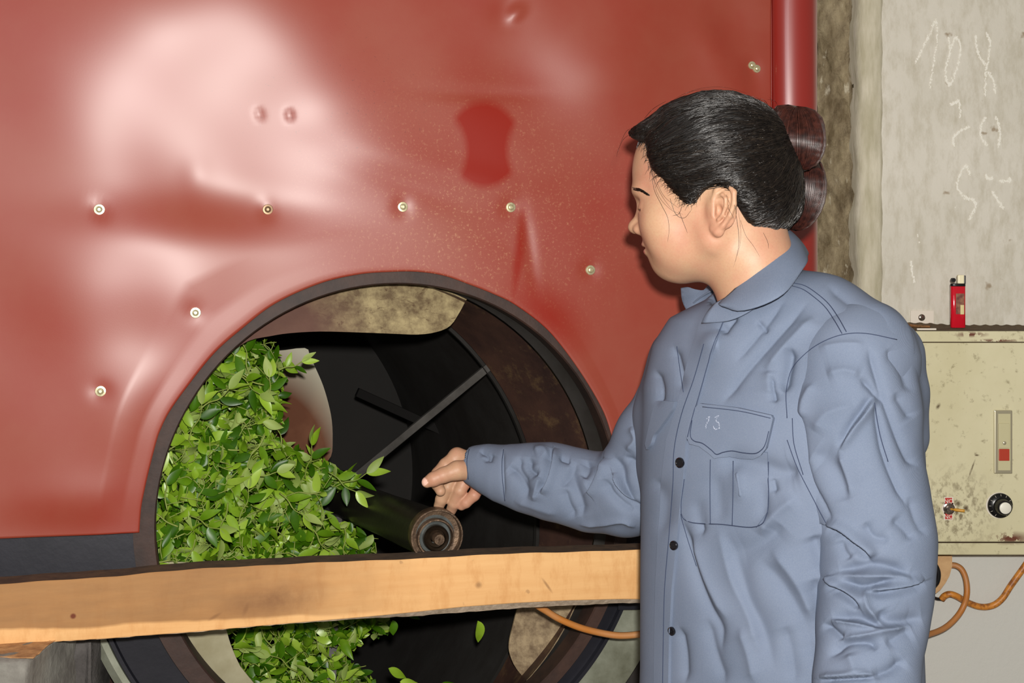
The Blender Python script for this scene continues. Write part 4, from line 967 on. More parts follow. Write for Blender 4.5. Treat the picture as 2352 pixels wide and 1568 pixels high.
# neck opening
nk = to_nodes([(1718, 672, 1.615, .040), (1712, 640, 1.612, .052)]); Ft = smax(Ft, -chain(P, nk+to_nodes([(1700, 520, 1.61, .070)]), .01), .004)
Vs_, Qs_ = nets(Ft, ax)
shirt = mesh_obj('shirt', Vs_, Qs_, m_cloth, person); shirt['label'] = 'blue-grey cotton work shirt'; subdiv(shirt)
T = [([(1816,800),(1812,830),(1806,862),(1801,900)],7,9,'v'), ([(1772,862),(1776,900),(1780,925)],3,7,'v'), ([(1768,850),(1772,905)],2.5,14,'r'),
 ([(1655,1052),(1700,1060),(1750,1072),(1800,1088),(1832,1080)],7,17,'v'), ([(1770,1100),(1778,1132)],4,7,'v'), ([(1690,1075),(1700,1110),(1706,1150)],3,10,'r'), ([(1640,1090),(1650,1140),(1654,1200)],2.2,10,'v'),
 ([(1567,1199),(1580,1250),(1598,1320),(1625,1390),(1650,1440),(1655,1490)],4,12,'v'), ([(1590,1230),(1625,1330),(1670,1420)],3,14,'r'),
 ([(1665,1225),(1690,1300),(1715,1380),(1745,1440),(1775,1530)],5,22,'v'), ([(1650,1220),(1680,1330),(1720,1420),(1745,1500)],3,16,'r'),
 ([(1795,1205),(1760,1240),(1720,1262),(1680,1275)],4,24,'v'), ([(1869,1230),(1880,1270),(1894,1320)],5,18,'v'), ([(1740,1285),(1800,1350),(1850,1440),(1868,1540)],3.5,24,'v'), ([(1770,1260),(1830,1340),(1870,1430)],3,20,'r'),
 ([(1560,1440),(1570,1500),(1572,1568)],3,10,'v'), ([(1620,1420),(1640,1500),(1665,1570)],3,14,'v'), ([(1700,1440),(1720,1500),(1735,1570)],2.5,16,'r'), ([(1800,1440),(1815,1500),(1825,1570)],3,18,'v'),
 ([(1546,795),(1562,850),(1572,900)],3,9,'v'), ([(1505,850),(1515,890),(1512,930)],4,8,'v'), ([(1738,735),(1750,750),(1760,765)],2.5,5,'v'),
 ([(1850,700),(1780,780),(1710,860),(1660,925)],2.2,9,'v'), ([(1800,690),(1740,770),(1690,830)],1.8,8,'v'), ([(1870,730),(1810,790),(1760,850)],3,15,'r'), ([(1690,720),(1670,745),(1655,765)],3.5,8,'v'),
 ([(1612,760),(1640,755),(1670,748)],2.5,8,'v'), ([(1620,790),(1650,785)],2,10,'r'), ([(1900,655),(1960,700),(2040,745)],2,14,'v'), ([(1500,1100),(1530,1150),(1520,1230)],3,14,'v'), ([(1830,1140),(1780,1180),(1740,1230)],3,18,'r'),
 ([(1870,1330),(1885,1400),(1880,1480)],5,18,'v'), ([(1600,1150),(1605,1190),(1612,1230)],3,8,'v'), ([(1740,1100),(1755,1150),(1752,1195)],2.5,12,'v')]
fold(shirt, T, 2.4, .0014, 11, 3)
# --- sleeves
def sleeve(name, nodes, folds, h, mat, label, k=.018, cut=None, seed=1, noise=.0014, amp=2.1, extra=None):
    N = to_nodes(nodes); lo, hi = bounds(N, .012); ax, P = grid(lo, hi, h); Fs = chain(P, N, k)
    if extra: 
        for e in extra: Fs = smin(Fs, chain(P, to_nodes(e), .01), .02)
    if cut:
        a, b, r = cut; a, b = Vector(a), Vector(b); Fs = smax(Fs, -cap(P, a, b, r, r), .002)
    v, q = nets(Fs, ax); o = mesh_obj(name, v, q, mat, shirt); o['label'] = label; subdiv(o); fold(o, folds, amp, noise, 26, seed); return o
LS = [([(1897,1207),(1930,1217),(1965,1246),(1989,1267),(1999,1284)],8,9,'s'), ([(1925,1309),(1970,1303),(2005,1297),(2050,1305),(2087,1318)],8,11,'v'), ([(1935,1334),(1975,1346),(2015,1341),(2052,1331)],5,9,'v'),
 ([(2000,1358),(2037,1355),(2085,1347),(2124,1333)],5,8,'s'), ([(1903,1334),(1919,1347),(1943,1361),(1965,1379),(1975,1396)],6,8,'s'), ([(1910,1419),(1965,1415),(1999,1427),(2029,1441)],7,12,'v'),
 ([(2021,1400),(2037,1424),(2077,1428),(2120,1419)],7,15,'v'), ([(1891,1431),(1914,1449),(1934,1466)],5,8,'v'), ([(1905,1508),(1930,1483),(1957,1474),(1999,1475),(2015,1492)],5,10,'v'),
 ([(2005,1552),(2050,1536),(2078,1514)],5,12,'v'), ([(1882,1558),(1943,1555),(2010,1551)],4,6,'s'),
 ([(1905,1322),(1911,1335),(1925,1350)],5,10,'r'), ([(1907,1424),(1960,1432),(2030,1446)],4,6,'r'), ([(1932,1468),(1983,1460),(2031,1447),(2105,1436)],5,9,'r'), ([(1987,1355),(1990,1385),(1999,1405),(2031,1440)],5,9,'r'), ([(1925,1320),(1990,1322),(2060,1322),(2092,1328)],3.5,9,'r'),
 ([(1975,868),(2000,890),(2017,907),(2037,919)],4,8,'v'), ([(2008,912),(1985,945),(1955,985),(1927,1030)],4,8,'s'), ([(2010,925),(2020,985),(2032,1040),(2060,1110),(2085,1160)],4,9,'v'),
 ([(1866,1040),(1900,1065),(1925,1100),(1943,1150)],8,26,'v'), ([(1925,1040),(1940,1090),(1952,1140)],4,14,'r'), ([(1838,950),(1842,1020),(1852,1096),(1880,1150),(1912,1195)],3,7,'v'),
 ([(1995,800),(2010,850),(2045,950),(2085,1044),(2110,1070)],3.5,10,'v'), ([(2040,800),(2080,850),(2098,900)],4,14,'v'), ([(2060,900),(2085,940),(2100,960)],3,14,'v'), ([(1900,860),(1940,850),(1975,862)],3,16,'r'), ([(1870,880),(1850,920),(1845,960)],3,12,'r'),
 ([(1985,1200),(2005,1232),(2045,1240)],3,13,'v'), ([(2050,1190),(2080,1215),(2100,1240)],3,14,'v'), ([(2090,1140),(2105,1190),(2128,1230)],2,12,'v'), ([(1880,800),(1930,790),(1985,790)],1.5,10,'r'),
 ([(1950,1500),(1960,1530),(1965,1550)],3,16,'r'), ([(1925,1240),(1935,1265),(1950,1285)],3,12,'v'), ([(2035,1480),(2070,1460),(2100,1450)],3,16,'v'), ([(1960,930),(1900,950),(1870,990)],2.5,18,'r')]
sl_l = sleeve('sleeve', [(1962,838,1.505,.069),(1962,950,1.50,.0715),(1968,1060,1.49,.0690),(1995,1150,1.48,.0640),(2016,1240,1.47,.0605),(2012,1320,1.465,.0590),(2008,1380,1.46,.0575),(2000,1450,1.445,.0550),(1990,1568,1.42,.0530),(1982,1650,1.41,.0480),(1978,1690,1.405,.034)],
              LS, .0028, m_cloth, 'near sleeve of the shirt, hanging with creases at the elbow', seed=5, extra=[[(1990,800,1.52,.055),(2030,820,1.54,.045),(2050,900,1.54,.04),(2058,1000,1.54,.038)]])
RS = [([(1100,1035),(1118,1045),(1112,1062)],2.5,6,'v'), ([(1130,1040),(1122,1060)],2,6,'v'), ([(1156,1030),(1154,1080),(1156,1150)],1.6,4,'v'), ([(1168,1070),(1185,1085),(1200,1110),(1210,1145)],6,9,'v'), ([(1196,1050),(1192,1075),(1210,1110)],3,7,'v'),
 ([(1218,1050),(1216,1075),(1235,1092)],5,9,'v'), ([(1270,1028),(1266,1070),(1256,1105),(1240,1130)],6,8,'s'), ([(1285,1052),(1310,1058)],3,6,'v'), ([(1290,1120),(1310,1090),(1325,1060)],3,8,'v'), ([(1350,1055),(1345,1080),(1335,1095)],5,9,'v'),
 ([(1385,1050),(1378,1085),(1360,1120),(1350,1128)],6,8,'s'), ([(1312,1070),(1318,1110),(1330,1150),(1338,1185)],6,10,'v'), ([(1295,1120),(1305,1160),(1320,1190)],3.5,9,'v'), ([(1388,1100),(1400,1130),(1430,1160),(1455,1175)],6,8,'v'),
 ([(1405,1085),(1415,1115),(1440,1145),(1475,1165)],5,7,'s'), ([(1410,1050),(1425,1080),(1432,1110),(1455,1150),(1500,1190)],7,9,'v'), ([(1432,1048),(1470,1070),(1505,1095)],4,9,'v'), ([(1330,1204),(1380,1202),(1430,1195),(1460,1210)],3,6,'r'), ([(1180,1150),(1230,1165),(1280,1180)],2,12,'r'),
 ([(1225,1035),(1245,1030),(1260,1045)],3,12,'r'), ([(1240,1095),(1232,1120),(1225,1150)],3,9,'r'), ([(1475,890),(1490,940),(1480,1000),(1470,1030)],3,9,'v'), ([(1450,980),(1460,1010),(1440,1036)],3,9,'r')]
ca = Vector(to_nodes([(1082,1069,1.90,0)])[0][:3]); cb = Vector(to_nodes([(1130,1079,1.885,0)])[0][:3])
sl_r = sleeve('sleeve', [(1600,850,1.745,.052),(1560,930,1.745,.055),(1512,1010,1.765,.057),(1462,1115,1.785,.060),(1436,1133,1.80,.0560),(1359,1129,1.828,.0530),(1300,1113,1.842,.0510),(1257,1103,1.855,.0508),(1205,1096,1.868,.0455),(1155,1087,1.882,.0380),(1115,1074,1.895,.0310),(1092,1069,1.902,.0270)],
              RS, .0024, m_cloth, 'reaching sleeve with a buttoned cuff at the wrist', k=.014, cut=(ca+(ca-cb)*.4, cb, .0225), seed=8, noise=.0011)
# --- collar
tors_bv = bvh_of(shirt); arm_bv = bvh_of(sl_l); all_bv = bvh_of(shirt, sl_l, sl_r)
def loft(name, top, bot, mat, parent, bulge=.004, n=60, m=14, thick=.0022, label=None, wob=.0012, cen=None):
    a = smooth_path(top, 10); b = smooth_path(bot, 10)
    def rs(P):
        L_ = [0]
        for i in range(1, len(P)): L_.append(L_[-1]+(P[i]-P[i-1]).length)
        t = np.linspace(0, L_[-1], n+1); return [Vector([np.interp(x, L_, [p[k] for p in P]) for k in range(3)]) for x in t]
    a, b = rs(a), rs(b); V = []; F = []; cen = cen or W(1715, 650, 1.61)
    for i in range(n+1):
        for j in range(m+1):
            t = j/m; p = a[i].lerp(b[i], t); o_ = (p-cen); o_.z = 0; o_.normalize()
            p = p+o_*(bulge*math.sin(math.pi*t)+wob*math.sin(i*.55+t*4)*t+wob*.7*math.sin(i*.23+t*7+1)*t); V.append(p)
    for i in range(n):
        for j in range(m): k = i*(m+1)+j; F.append((k, k+1, k+m+2, k+m+1))
    o = mesh_obj(name, V, F, mat, parent); md = o.modifiers.new('thickness', 'SOLIDIFY'); md.thickness = thick; md.offset = 0
    if label: o['label'] = label
    return o
top = [W(1652,697,1.552),W(1690,662,1.540),W(1735,612,1.536),W(1772,566,1.548),W(1797,530,1.585),W(1801,522,1.635),W(1772,540,1.676),W(1725,580,1.690),W(1668,640,1.680),W(1634,668,1.668)]
bot = [W(1666,704,1.536),W(1702,714,1.510),W(1765,695,1.492),W(1815,662,1.496),W(1851,604,1.545),W(1848,580,1.655),W(1800,600,1.73),W(1720,640,1.76),W(1620,690,1.740),W(1585,705,1.715)]
# the stand of the collar
loft('collar', top, bot, m_cloth, shirt, .006, label='folded shirt collar', wob=.0012)
stand_t = [W(1640,699,1.562),W(1690,668,1.550),W(1735,622,1.545),W(1775,572,1.556),W(1796,536,1.59),W(1798,528,1.635),W(1770,548,1.672),W(1722,590,1.684),W(1664,648,1.674),W(1638,690,1.664)]
stand_b = [W(1612,742,1.565),W(1680,735,1.535),W(1745,700,1.520),W(1800,650,1.530),W(1828,610,1.57),W(1828,600,1.66),W(1790,620,1.72),W(1720,665,1.735),W(1640,720,1.715),W(1600,760,1.69)]
loft('collar_stand', stand_t, stand_b, m_cloth, shirt, .003, wob=.0004)
# far wing of the collar and the open far front edge
def wing(name, poly, Yf, label, thick=.0025, step=6, seed=0):
    pp = [tuple(q.xy) for q in smooth_path([Vector((*p, 0)) for p in poly+[poly[0]]], 3)][:-1]; vs2, fs, m = tri_patch(pp, step)
    V = [W(q.x, q.y, Yf(q.x, q.y)+.0016*math.sin(q.x*.11+seed)+.0012*math.sin(q.y*.16+q.x*.05)) for q in vs2]; n = len(V); V2 = V+[p+Vector((0, thick, 0)) for p in V]
    F = [tuple(f) for f in fs]+[tuple(n+i for i in f[::-1]) for f in fs]+[(i, (i+1) % m, n+(i+1) % m, n+i) for i in range(m)]
    o = mesh_obj(name, V2, F, m_cloth, shirt); bm = bmesh.new(); bm.from_mesh(o.data); bmesh.ops.recalc_face_normals(bm, faces=bm.faces); bm.to_mesh(o.data); bm.free(); o.data.set_sharp_from_angle(angle=math.radians(50)); o['label'] = label; return o
wing('collar', [(1564,661),(1580,659),(1596,664),(1616,666),(1627,655),(1636,668),(1644,700),(1624,722),(1600,726),(1580,716),(1567,690)], lambda x, y: 1.672+.0006*(1640-x)+.0002*(y-660), 'far collar wing seen past the neck')
wing('front_edge', [(1580,714),(1600,705),(1640,694),(1650,712),(1618,745),(1600,768),(1580,790),(1572,782),(1558,768),(1557,750),(1566,733)], lambda x, y: 1.652-.0006*(1600-x)*0+.00022*(1650-x), 'open far front edge of the shirt with a buttonhole', seed=2)
# --- placket, pockets, flaps, seams, buttons
plk = patch('placket', tors_bv, [(1613,738),(1668,725),(1645,790),(1625,850),(1600,940),(1580,1010),(1574,1100),(1560,1230),(1548,1350),(1542,1470),(1540,1600),(1506,1600),(1508,1470),(1510,1350),(1516,1230),(1524,1100),(1535,1010),(1560,930),(1582,840),(1600,780)], m_cloth, shirt, .0016, .0022, 8)
plk['label'] = 'buttoned front placket'
pk = patch('pocket', tors_bv, [(1592,1015),(1620,1020),(1680,1030),(1764,1038),(1766,1120),(1764,1176),(1738,1211),(1660,1206),(1582,1200),(1563,1172),(1572,1100),(1586,1050)], m_cloth, shirt, .0004, .0012, 8); pk['label'] = 'breast pocket under the flap'
pf_bv = bvh_of(shirt, pk)
pf = patch('pocket_flap', tors_bv, [(1614,926),(1640,929),(1700,936),(1776,953),(1780,960),(1772,995),(1764,1028),(1752,1042),(1735,1049),(1705,1047),(1680,1043),(1660,1046),(1646,1051),(1634,1040),(1612,1024),(1591,1019),(1583,1000),(1588,968),(1604,935)], m_cloth, shirt, .0040, .0018, 8); pf['label'] = 'scalloped flap of the near breast pocket'
ff = patch('pocket_flap', all_bv, [(1512,925),(1534,921),(1556,922),(1551,940),(1538,960),(1520,985),(1508,1000),(1502,1020),(1492,1032),(1489,1020),(1496,985),(1504,950)], m_cloth, shirt, .0030, .0018, 6); ff['label'] = 'flap of the far breast pocket'
wing('flap_tip', [(1489,1012),(1500,1004),(1508,1000),(1503,1018),(1494,1034),(1488,1036)], lambda x, y: 1.655, 'turned-out tip of the far pocket flap', seed=1)
pbv = bvh_of(shirt, sl_l, sl_r, pf, plk, ff, pk)
def seam(pts, dashed=False, r=.00055, off=.0004, bv=None):
    out = []; 
    for x, y in [tuple(q.xy) for q in smooth_path([Vector((*p, 0)) for p in pts], 6)]:
        h = surf(bv or pbv, x, y, off)
        if h and (not out or (h[0]-out[-1]).length < .02): out.append(h[0])
    if len(out) > 2:
        V, F = tube_data(out, r, 4); mesh_obj('seam', V, F, m_stitch, shirt)
for s_ in ([(1614,934),(1700,944),(1770,960)], [(1590,965),(1586,998),(1594,1012),(1614,1018),(1634,1033),(1646,1043),(1662,1038),(1682,1035),(1705,1039),(1733,1041),(1748,1034),(1758,1020),(1766,990)],
           [(1571,1100),(1564,1170),(1583,1198),(1660,1204),(1736,1209),(1762,1176),(1764,1060)], [(1632,1055),(1631,1120),(1632,1204)], [(1684,1058),(1684,1130),(1682,1206)],
           [(1617,790),(1594,870),(1566,950),(1549,1030),(1546,1110),(1537,1230),(1527,1350),(1524,1470),(1522,1590)], [(1662,735),(1636,800),(1610,890),(1590,960),(1578,1010)],
           [(1820,657),(1845,665),(1872,684),(1896,706),(1916,735),(1934,766)], [(1822,650),(1850,657),(1880,677),(1905,700),(1926,730),(1944,762)],
           [(1705,700),(1760,683),(1802,655),(1838,604)], [(1512,932),(1554,929)], [(1563,1180),(1580,1240),(1600,1300)], [(1500,1290),(1520,1287)], [(1555,795),(1562,850),(1570,900)]):
    seam(s_)
for s_ in ([(1808,960),(1806,900),(1818,850),(1850,812),(1890,785),(1938,768),(1990,766),(2060,780)], [(1808,1010),(1830,1070),(1860,1130),(1897,1200)], [(1820,960),(1824,1020),(1845,1090)], [(2008,925),(2022,1000),(2040,1060)]): seam(s_)
seam([(1157,1032),(1153,1060),(1154,1100),(1160,1150)], bv=bvh_of(sl_r)); seam([(1078,1032),(1073,1060),(1076,1100)], bv=bvh_of(sl_r), off=.0006)
bt_bv = bvh_of(shirt, plk)
for (x, y, sc_) in ((1564,1062,1), (1550,1252,.9), (1545,1448,.85)):
    h = surf(bt_bv, x, y, .001)
    if h: lathe('button', h[0], (h[1]+Vector((-.1, -.3, 0))).normalized(), [(.0058*sc_, -.001), (.0064*sc_, .0005), (.0062*sc_, .002), (.005*sc_, .0026), (.0042*sc_, .0018), (.0002, .0018)], m_button, shirt, 20)
h = surf(bvh_of(bpy.data.objects['front_edge']), 1573, 741, .0003)
if h: tube('buttonhole', [h[0]+Vector((-.003, 0, .004)), h[0]+Vector((.0005, -.0004, .001)), h[0]+Vector((.002, 0, -.001))], .0009, m_stitch, shirt, 5, 3)
V = []; F = []
for st in ([(1622,962),(1628,958),(1626,968),(1621,975),(1620,985)], [(1642,958),(1650,955),(1644,966),(1650,972),(1652,982),(1642,986),(1638,980)]):
    for q in smooth_path([Vector((*p, 0)) for p in st], 7):
        h = surf(bvh_pf if False else pbv, q.x+random.gauss(0, .6), q.y+random.gauss(0, .6), .0002)
        if h and random.random() < .8: tube_data([h[0], h[0]+Vector((.0008, 0, .0006))], random.uniform(.0003, .0007), 4, V, F)
mesh_obj('chalk_smudge', V, F, simple('faint_chalk', srgb(168,174,190), .9), shirt)['kind'] = 'stuff'
# --- trousers and shoes (below the frame)
hipz = W(0, 1700, 1.62).z; N = [(W(1786,0,1.62).x, 1.62)]
ax, P = grid((W(1786,0,1.62).x-.24, 1.40, .05), (W(1786,0,1.62).x+.24, 1.86, hipz+.03), .008)
hx = W(1786, 0, 1.62).x; L1 = (hx+.06, 1.55); L2 = (hx-.06, 1.69)
Fl_ = None
for (x, y) in (L1, L2):
    d = cap(P, (hx+(x-hx)*.8, 1.62+(y-1.62)*.8, hipz-.10), (x, y, .48), .098, .068); d = smin(d, cap(P, (x, y, .48), (x+.005, y, .09), .066, .056), .03); Fl_ = d if Fl_ is None else smin(Fl_, d, .02)
Fl_ = smin(Fl_, ell(P, (hx, 1.62, hipz-.06), (.165, .165, .11)), .04); Fl_ = smax(Fl_, .075-P[2], .004)
v, q = nets(Fl_, ax); mesh_obj('trousers', v, q, m_trouser, person)
for (x, y) in (L1, L2):
    ax, P = grid((x-.24, y-.12, -.006), (x+.12, y+.12, .14), .005); fd = np.array((-.85, -.2)); fd = fd/np.linalg.norm(fd)
    d = cap(P, (x, y, .045), (x+fd[0]*.14, y+fd[1]*.14, .032), .045, .036); d = smin(d, cap(P, (x, y, .05), (x, y, .10), .045, .048), .03); d = smax(d, .002-P[2], .006)
    v, q = nets(d, ax); mesh_obj('shoe', v, q, m_shoe, person)

# ================================================================== CONTROL BOX ON THE WALL
BY = 2.235
tbx = NT('stained_cream_enamel')
bc = tbx.mix(tbx.ramp(tbx.noise(7, 5, .6), [(.35, 0), (.65, 1)]), srgb(202,195,158), srgb(212,206,172))
bc = tbx.mix(tbx.ramp(tbx.noise(70, 6, .72), [(.58, 0), (.72, .7)]), bc, srgb(112,98,66))
dz = blob(tbx, W(2190, 1170, BY), .085, .085, .9)
bc = tbx.mix(tbx.math('MULTIPLY', tbx.ramp(tbx.noise(95, 5, .7, tbx.mapped((1, 1, .7), (0, .5, 0))), [(.48, 0), (.60, .85)]), dz), bc, srgb(92,74,46))
e1 = tbx.math('MAXIMUM', blob(tbx, W(2320, 1235, BY), .045, .014, .8), blob(tbx, W(2230, 768, BY), .035, .006, .8))
e1 = tbx.math('MAXIMUM', e1, blob(tbx, W(2290, 782, BY), .05, .004, .8))
bc = tbx.mix(tbx.math('MULTIPLY', e1, tbx.ramp(tbx.noise(80, 5, .6), [(.46, 0), (.50, 1)])), bc, srgb(104,58,42))
for q, a_, b_, r_ in (((2153,932), .004, .0075, .5), ((2242,1044), .005, .0022, 0), ((2230,1075), .002, .020, .35), ((2198,1155), .008, .007, 0), ((2216,1165), .006, .006, 0)): bc = tbx.mix(tbx.math('MULTIPLY', blob(tbx, W(q[0], q[1], BY), a_, b_, .7, r_), tbx.ramp(tbx.noise(200, 3), [(.3, .5), (.6, .9)])), bc, srgb(84,66,42))
tbx.col(bc); tbx.set(Roughness=.5, Specular_IOR_Level=.4); tbx.bump(tbx.noise(60, 5), .15, .001); m_box = tbx.m
bp = lambda px, py, Y=BY: W(px, py, Y)
cb_ = empty('control_box', (W(2290, 0, BY).x, 2.30, W(0, 1272, BY).z), 'cream painted metal control box with rust stains, mounted on the plastered wall', 'control box')
q0 = bp(2094, 1274); q1_ = bp(2486, 760)
bm = bmesh.new(); box_bm((q0.x, BY, q0.z), (q1_.x, WY-.001, q1_.z), bm); bm_obj('box_body', bm, m_box, cb_, bevel=.002)
d0 = bp(2117.5, 1243, BY-.004); d1 = bp(2452, 787, BY-.004)
bm = bmesh.new(); box_bm((d0.x, BY-.0045, d0.z), (d1.x, BY+.0, d1.z), bm); door = bm_obj('door', bm, m_box, cb_, bevel=.0012)
m_gap = simple('dark_seam', srgb(62,48,30), .9)
for a_, b_ in (((2114.5, 1246), (2118.0, 784)), ((2114.5, 788), (2455, 784.5)), ((2114.5, 1246.5), (2455, 1243.5))):
    p_, r_ = bp(*a_), bp(*b_); bm = box_bm((p_.x, BY-.0012, p_.z), (r_.x, BY+.001, r_.z)); bm_obj('door_gap', bm, m_gap, cb_)
m_dirt = simple('grime', srgb(112,94,66), .95, c2=srgb(84,66,44), scale=60, bump=.8, bscale=200)
V = []; F = []; nx = 80; xa = bp(2066, 0).x; xa = q0.x+.001; xb_ = q1_.x-.001
for i in range(nx+1):
    x = xa+(xb_-xa)*i/nx; hgt = .0012+.0016*math.exp(-((x-bp(2150,0).x)/.05)**2)+.0007*math.sin(x*160)**2
    for j, (yy, hh) in enumerate(((BY+.001, 0), (BY+.012, .3), (BY+.05, .7), (WY-.03, 1.2), (WY-.003, 2.6))): V.append((x, yy, q1_.z+.0002+hgt*hh+random.random()*.0004))
for i in range(nx):
    for j in range(4): a = i*5+j; F.append((a, a+5, a+6, a+1))
mesh_obj('dust_layer', V, F, m_dirt, cb_)['kind'] = 'stuff'
m_steel = simple('satin_steel', srgb(196,190,164), .3, .6); m_redp = simple('red_plastic', srgb(176,62,44), .35); m_crm = simple('cream_plastic', srgb(196,190,152), .4)
YF = BY-.0047
def bx(name, px0, py0, px1, py1, Y0, dep, mat, parent, bevel=.0008):
    a_, b_ = W(px0, py1, Y0), W(px1, py0, Y0); return bm_obj(name, box_bm((a_.x, Y0, a_.z), (b_.x, Y0+dep, b_.z)), mat, parent, bevel=bevel)
sp = bx('switch_plate', 2284, 942, 2326, 1088, YF-.005, .005, m_steel, door, .002)
bx('switch_plate', 2293, 950, 2321, 1080, YF-.0058, .001, m_crm, door, .0003)
bx('rocker', 2295, 972, 2319, 1029, YF-.0085, .003, m_crm, door); bx('rocker', 2295, 1031, 2319, 1058, YF-.0085, .003, m_redp, door)['label'] = 'red end of the rocker'
lathe('screw', W(2307, 1017, YF-.0085), (0, -1, 0), [(.0031, -.001), (.0031, .0006), (.0022, .0014), (.0002, .0015)], m_steel, door, 16)
m_white = simple('white_enamel', srgb(226,218,204), .5); m_redl = simple('red_label', srgb(186,58,52), .5); m_chr = simple('chrome', srgb(190,180,172), .18, .9, c2=srgb(120,104,90), scale=300); m_brass = simple('yellowed_lever', srgb(206,150,50), .4)
tc = W(2179, 1167, YF)
lathe('label_plate', tc, (0, -1, 0), [(.0118, 0), (.0118, .0008), (.0002, .0008)], m_white, door, 24)
bx('label_plate', 2169, 1141, 2190, 1160, YF-.0008, .0009, m_white, door, .0002); bx('label_plate', 2168, 1176, 2188, 1194, YF-.0008, .0009, m_white, door, .0002)
for y0, y1 in ((1143, 1157), (1179, 1192)):
    o = bx('red_tab', 2171, y0, 2187, y1, YF-.0014, .0007, m_redl, door, .0001)
    cu = bpy.data.curves.new('switch_letters', 'FONT'); cu.body = 'ON'; cu.size = .0098; cu.extrude = .0002; cu.align_x = 'CENTER'; cu.align_y = 'CENTER'
    to = bpy.data.objects.new('tmp', cu); C.objects.link(to); dg = bpy.context.evaluated_depsgraph_get(); me = bpy.data.meshes.new_from_object(to.evaluated_get(dg)); bpy.data.objects.remove(to)
    me.transform(Matrix.Rotation(math.pi, 4, 'Z')); me.transform(Matrix.Rotation(math.pi/2, 4, 'X')); me.transform(Matrix.Translation(W(2179, (y0+y1)/2, YF-.0017)))
    me.materials.clear(); me.materials.append(m_white); lo_ = bpy.data.objects.new('lettering', me); C.objects.link(lo_); adopt(lo_, door)
lathe('toggle_collar', tc, (-.1, -1, 0), [(.0098, .0008), (.0098, .004), (.0078, .0046), (.0074, .009), (.0050, .010), (.0045, .007), (.0002, .007)], m_chr, door, 6*4)
tube('toggle_lever', [tc+Vector((.001, -.006, 0)), tc+Vector((.010, -.012, -.0006)), tc+Vector((.0215, -.017, -.0012))], [.0018]*3+[.0026]*20, m_brass, door, 10, 4)
kc_ = W(2296, 1160, YF); m_blk = simple('black_bakelite', srgb(18,18,20), .3)
lathe('dial_plate', kc_+Vector((-.0015, 0, 0)), (0, -1, 0), [(.0222, 0), (.0222, .001), (.0002, .001)], m_white, door, 40)
kn = lathe('dial_knob', kc_, (0, -1, 0), [(.0212, .001), (.0212, .004), (.0205, .0052), (.0135, .008), (.0128, .0235), (.0118, .025), (.0002, .025)], m_blk, door, 40)
V = []; F = []
for k in range(11):
    a = math.radians(-150+30*k); dx, dz_ = math.sin(a), math.cos(a); p0 = kc_+Vector((dx*.0165, -.0068, dz_*.0165)); p1_ = kc_+Vector((dx*.0200, -.0056, dz_*.0200)); tube_data([p0, p1_], .00035, 4, V, F)
mesh_obj('dial_mark', V, F, m_white, door)['kind'] = 'stuff'
lathe('knob_cap', kc_+Vector((0, -.025, 0)), (0, -1, 0), [(.0098, -.001), (.0098, .002), (.0090, .0026), (.0002, .0028)], simple('silver_cap', srgb(232,230,216), .4), door, 30)
# lighter on the box
li = empty('cigarette_lighter', (W(2200, 0, 2.29).x, 2.29, q1_.z+.003), 'red translucent plastic cigarette lighter standing upright on the control box', 'lighter')
lz = li.location.z; lx = li.location.x; ly = 2.29
tl_ = NT('translucent_red_plastic'); tl_.col(srgb(232,26,50)); tl_.set(Roughness=.12, Transmission_Weight=.35, IOR=1.46, Coat_Weight=.5, Coat_Roughness=.05); m_lred = tl_.m
def oval(name, cx_, cy_, z0, z1, rx, ry, mat, parent, bev=.0006, seg=28):
    V = []; F = []; prof_ = [(.0, z0), (1-bev/rx, z0), (1, z0+bev), (1, z1-bev), (1-bev/rx, z1), (0, z1)]; m = len(prof_)
    for k in range(seg):
        a = 2*math.pi*k/seg; e = 2/2.8; ca_ = math.copysign(abs(math.cos(a))**e, math.cos(a)); sa_ = math.copysign(abs(math.sin(a))**e, math.sin(a))
        for r, z in prof_: V.append((cx_+ca_*rx*r, cy_+sa_*ry*r, z))
    for k in range(seg):
        for i in range(m-1): a = k*m+i; b = ((k+1) % seg)*m+i; F.append((a, b, b+1, a+1))
    return mesh_obj(name, V, F, mat, parent)
oval('fuel_body', lx, ly, lz, lz+.073, .0128, .0062, m_lred, li)
oval('fuel_tube', lx+.001, ly, lz+.004, lz+.070, .0015, .0012, m_white, li, .0003)
m_black = simple('black_plastic', srgb(16,16,18), .35)
oval('collar', lx, ly, lz+.0722, lz+.0775, .0130, .0064, m_black, li)
mw = simple('ivory_thumb_piece', srgb(240,232,196), .4)
bm = box_bm((lx-.001, ly-.0045, lz+.0770), (lx+.0100, ly+.0045, lz+.0925)); bm_obj('thumb_piece', bm, mw, li, bevel=.0018)
bm = box_bm((lx+.0102, ly-.0048, lz+.0770), (lx+.0124, ly+.0048, lz+.0915)); bm_obj('wind_guard', bm, m_black, li, bevel=.0006)
lathe('spark_wheel', Vector((lx-.0085, ly-.0025, lz+.0835)), (0, -1, 0), [(0.0002, -.006), (.0036, -.006), (.0036, -.004), (.0030, -.004), (.0030, .0), (.0036, .0), (.0036, .002), (.0002, .002)], m_black, li, 18)
tst = NT('printed_sticker'); tst.col(tst.mix(tst.ramp(tst.noise(120, 4), [(.35, 0), (.65, 1)]), srgb(104,56,50), srgb(150,108,80))); m_st = tst.m
bm = box_bm((lx-.0055, ly-.00665, lz+.024), (lx+.0092, ly-.0060, lz+.060)); bm_obj('sticker', bm, m_st, li)
oval('sticker_spot', lx+.0055, ly-.0066, lz+.0235, lz+.040, .0032, .0003, simple('pale_print', srgb(220,206,150), .5), li, .0001)
